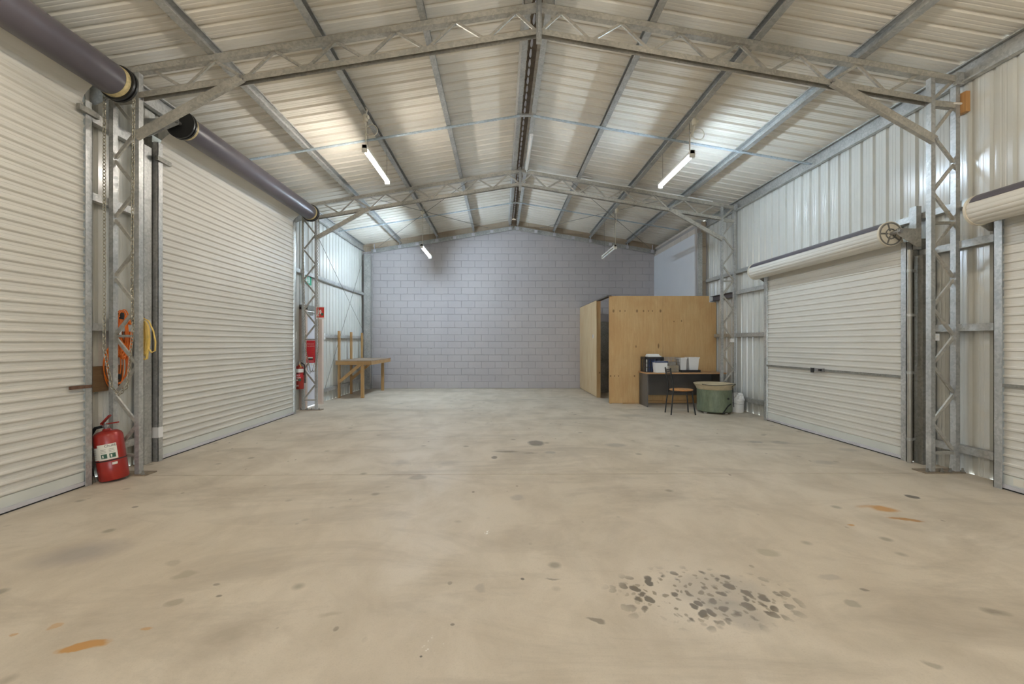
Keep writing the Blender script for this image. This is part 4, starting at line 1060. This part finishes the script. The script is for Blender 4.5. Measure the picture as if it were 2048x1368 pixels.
tr = single('tray', MB().box(3.86, 4.27, 9.06, 9.40, DT+.001, DT+.012).box(3.86,4.27,9.06,9.072,DT+.012,DT+.05).box(3.86,4.27,9.388,9.40,DT+.012,DT+.05).box(3.86,3.872,9.072,9.388,DT+.012,DT+.05).box(4.258,4.27,9.072,9.388,DT+.012,DT+.05), M['black'], 'black plastic tray under the two white bins', 'tray')
bin_(3.955, 9.23, DT+.026, .27, .12, .175, 'tilted white bin in the black tray', 'white', -5)
bin_(4.165, 9.23, DT+.012, .30, .18, .23, 'tall white bin at the end of the black tray')

# ------------------------------------------------------------------ chair
ch = thing('chair', 'black tube-frame chair with a tan seat in front of the desk', 'chair', (3.45, 8.1, 0))
tb_ = lambda pts, nm='leg': part(nm, MB().tube(pts, .0125, 8), M['black'], ch, True)
for y in (8.26, 7.97):
    yi = 8.115 + (y-8.115)*.86
    tb_([(3.20, y, 0), (3.225, yi+(y-yi)*.6, .25), (3.25, yi, .45), (3.245, yi, .60), (3.21, yi, .76), (3.195, yi, .88)], 'rear_leg')
    tb_([(3.655, y+.01*(1 if y > 8.1 else -1), 0), (3.625, yi, .25), (3.605, yi, .43)], 'front_leg')
    tb_([(3.25, yi, .428), (3.605, yi, .428)], 'seat_rail')
for z, x in ((.855,3.196), (.825,3.20), (.78,3.208)):
    part('back_slat', MB().tube([(x, 7.99, z), (x-.015, 8.115, z-.012), (x, 8.24, z)], .008, 6), M['black'], ch, True)
s = MB().lathe([(.001,.0),(.16,.0),(.205,.012),(.212,.025),(.20,.036),(.12,.042),(.001,.044)], (0,0,0), 32)
s.v = [(x*1.02, y*.93, z) for x, y, z in s.v]; s.xf(Matrix.Translation((3.45, 8.115, .438)))
part('seat', s, M['seat'], ch, True)

# ------------------------------------------------------------------ green tub and buckets
tu = thing('green_tub', 'worn green round tub with a flared cream rim and trailing flex', 'tub', (4.17, 8.28, 0))
cx, cy = 4.17, 8.28; r0 = .315
part('body', MB().lathe([(r0-.02,.03),(r0,.045),(r0,.455),(r0-.01,.46)], (cx,cy,0), 40), M['tub'], tu, True)
part('rim', MB().lathe([(r0-.005,.455),(r0+.004,.46),(r0+.02,.50),(r0+.055,.555),(r0+.062,.56),(r0+.05,.568),(r0+.0,.55),(r0-.04,.50),(r0-.05,.40),(.001,.39)], (cx,cy,0), 40), M['cream'], tu, True)
for k in range(4):
    a = R(-90 + 25) + k*math.pi/2; part('foot', MB().box(cx+.25*math.cos(a)-.025, cx+.25*math.cos(a)+.025, cy+.25*math.sin(a)-.025, cy+.25*math.sin(a)+.025, 0, .035), M['galv_warm'], tu)
pts = []
for i in range(12):
    a = R(-150 + i*9.5); pts.append((cx+(r0+.066)*math.cos(a), cy+(r0+.066)*math.sin(a), .565 - .012*math.sin(i*.5)))
pts += [(cx+.16, cy-.345, .53), (cx+.22, cy-.27, .40), (cx+.26, cy-.215, .25), (cx+.275, cy-.20, .13)]
part('flex', MB().tube(pts, .006, 6), M['rubber'], tu, True)
part('lead', MB().tube([(cx+.17, cy-.285, .20), (cx+.10, cy-.315, .16), (cx+.03, cy-.335, .08), (cx-.01, cy-.34, .03)], .010, 8), M['rubber'], tu, True)
part('outlet', MB().lathe([(.018,0),(.018,.02),(.008,.02)], (cx+.11, cy-.295, .30), 12, (.3,-1,0), (0,0,1)), M['black'], tu, True)

def bucket(cx, cy, r0, r1, h, label, z0=0.):
    t = thing('bucket', label, 'bucket', (cx, cy, z0), 'white buckets by the tub')
    part('body', MB().lathe([(r0-.01,0),(r0,.006),(r1,h-.03),(r1-.006,h-.03),(r0-.006,.012),(.001,.012)], (cx,cy,z0), 28), M['white'], t, True)
    part('rim', MB().lathe([(r1,h-.045),(r1+.008,h-.04),(r1+.008,h),(r1-.006,h),(r1-.006,h-.03)], (cx,cy,z0), 28), M['white'], t, True)
    part('handle', MB().tube([(cx+(r1+.01)*math.cos(a), cy+(r1+.01)*math.sin(a), z0+h-.05-.05*math.sin(a*1.0+math.pi) ) for a in [math.pi+math.pi*i/10 for i in range(11)]], .003, 5), M['steel'], t, True)
bucket(4.63, 8.30, .115, .125, .265, 'white bucket with a plastic bag, beside the green tub')
bucket(4.655, 8.785, .085, .10, .34, 'taller off-white bucket behind the bag-topped bucket')
bg_ = MB(); rb_ = random.Random(5); n = 18
for j in range(5):
    for i in range(n):
        a = i/n*2*math.pi; rr = (.125, .118, .10, .06, .012)[j]*(1+rb_.uniform(-.12,.12)); zz_ = (.255, .30, .335, .36, .35)[j] + rb_.uniform(-.02,.025)*(j > 0)
        bg_.v.append((4.63+rr*math.cos(a), 8.30+rr*math.sin(a), zz_))
bg_.f = [(j*n+i, j*n+(i+1) % n, (j+1)*n+(i+1) % n, (j+1)*n+i) for j in range(4) for i in range(n)] + [tuple(range(4*n, 5*n))]
single('plastic_bag', bg_, M['white'], 'crumpled white plastic bag in the bucket beside the tub', 'bag')
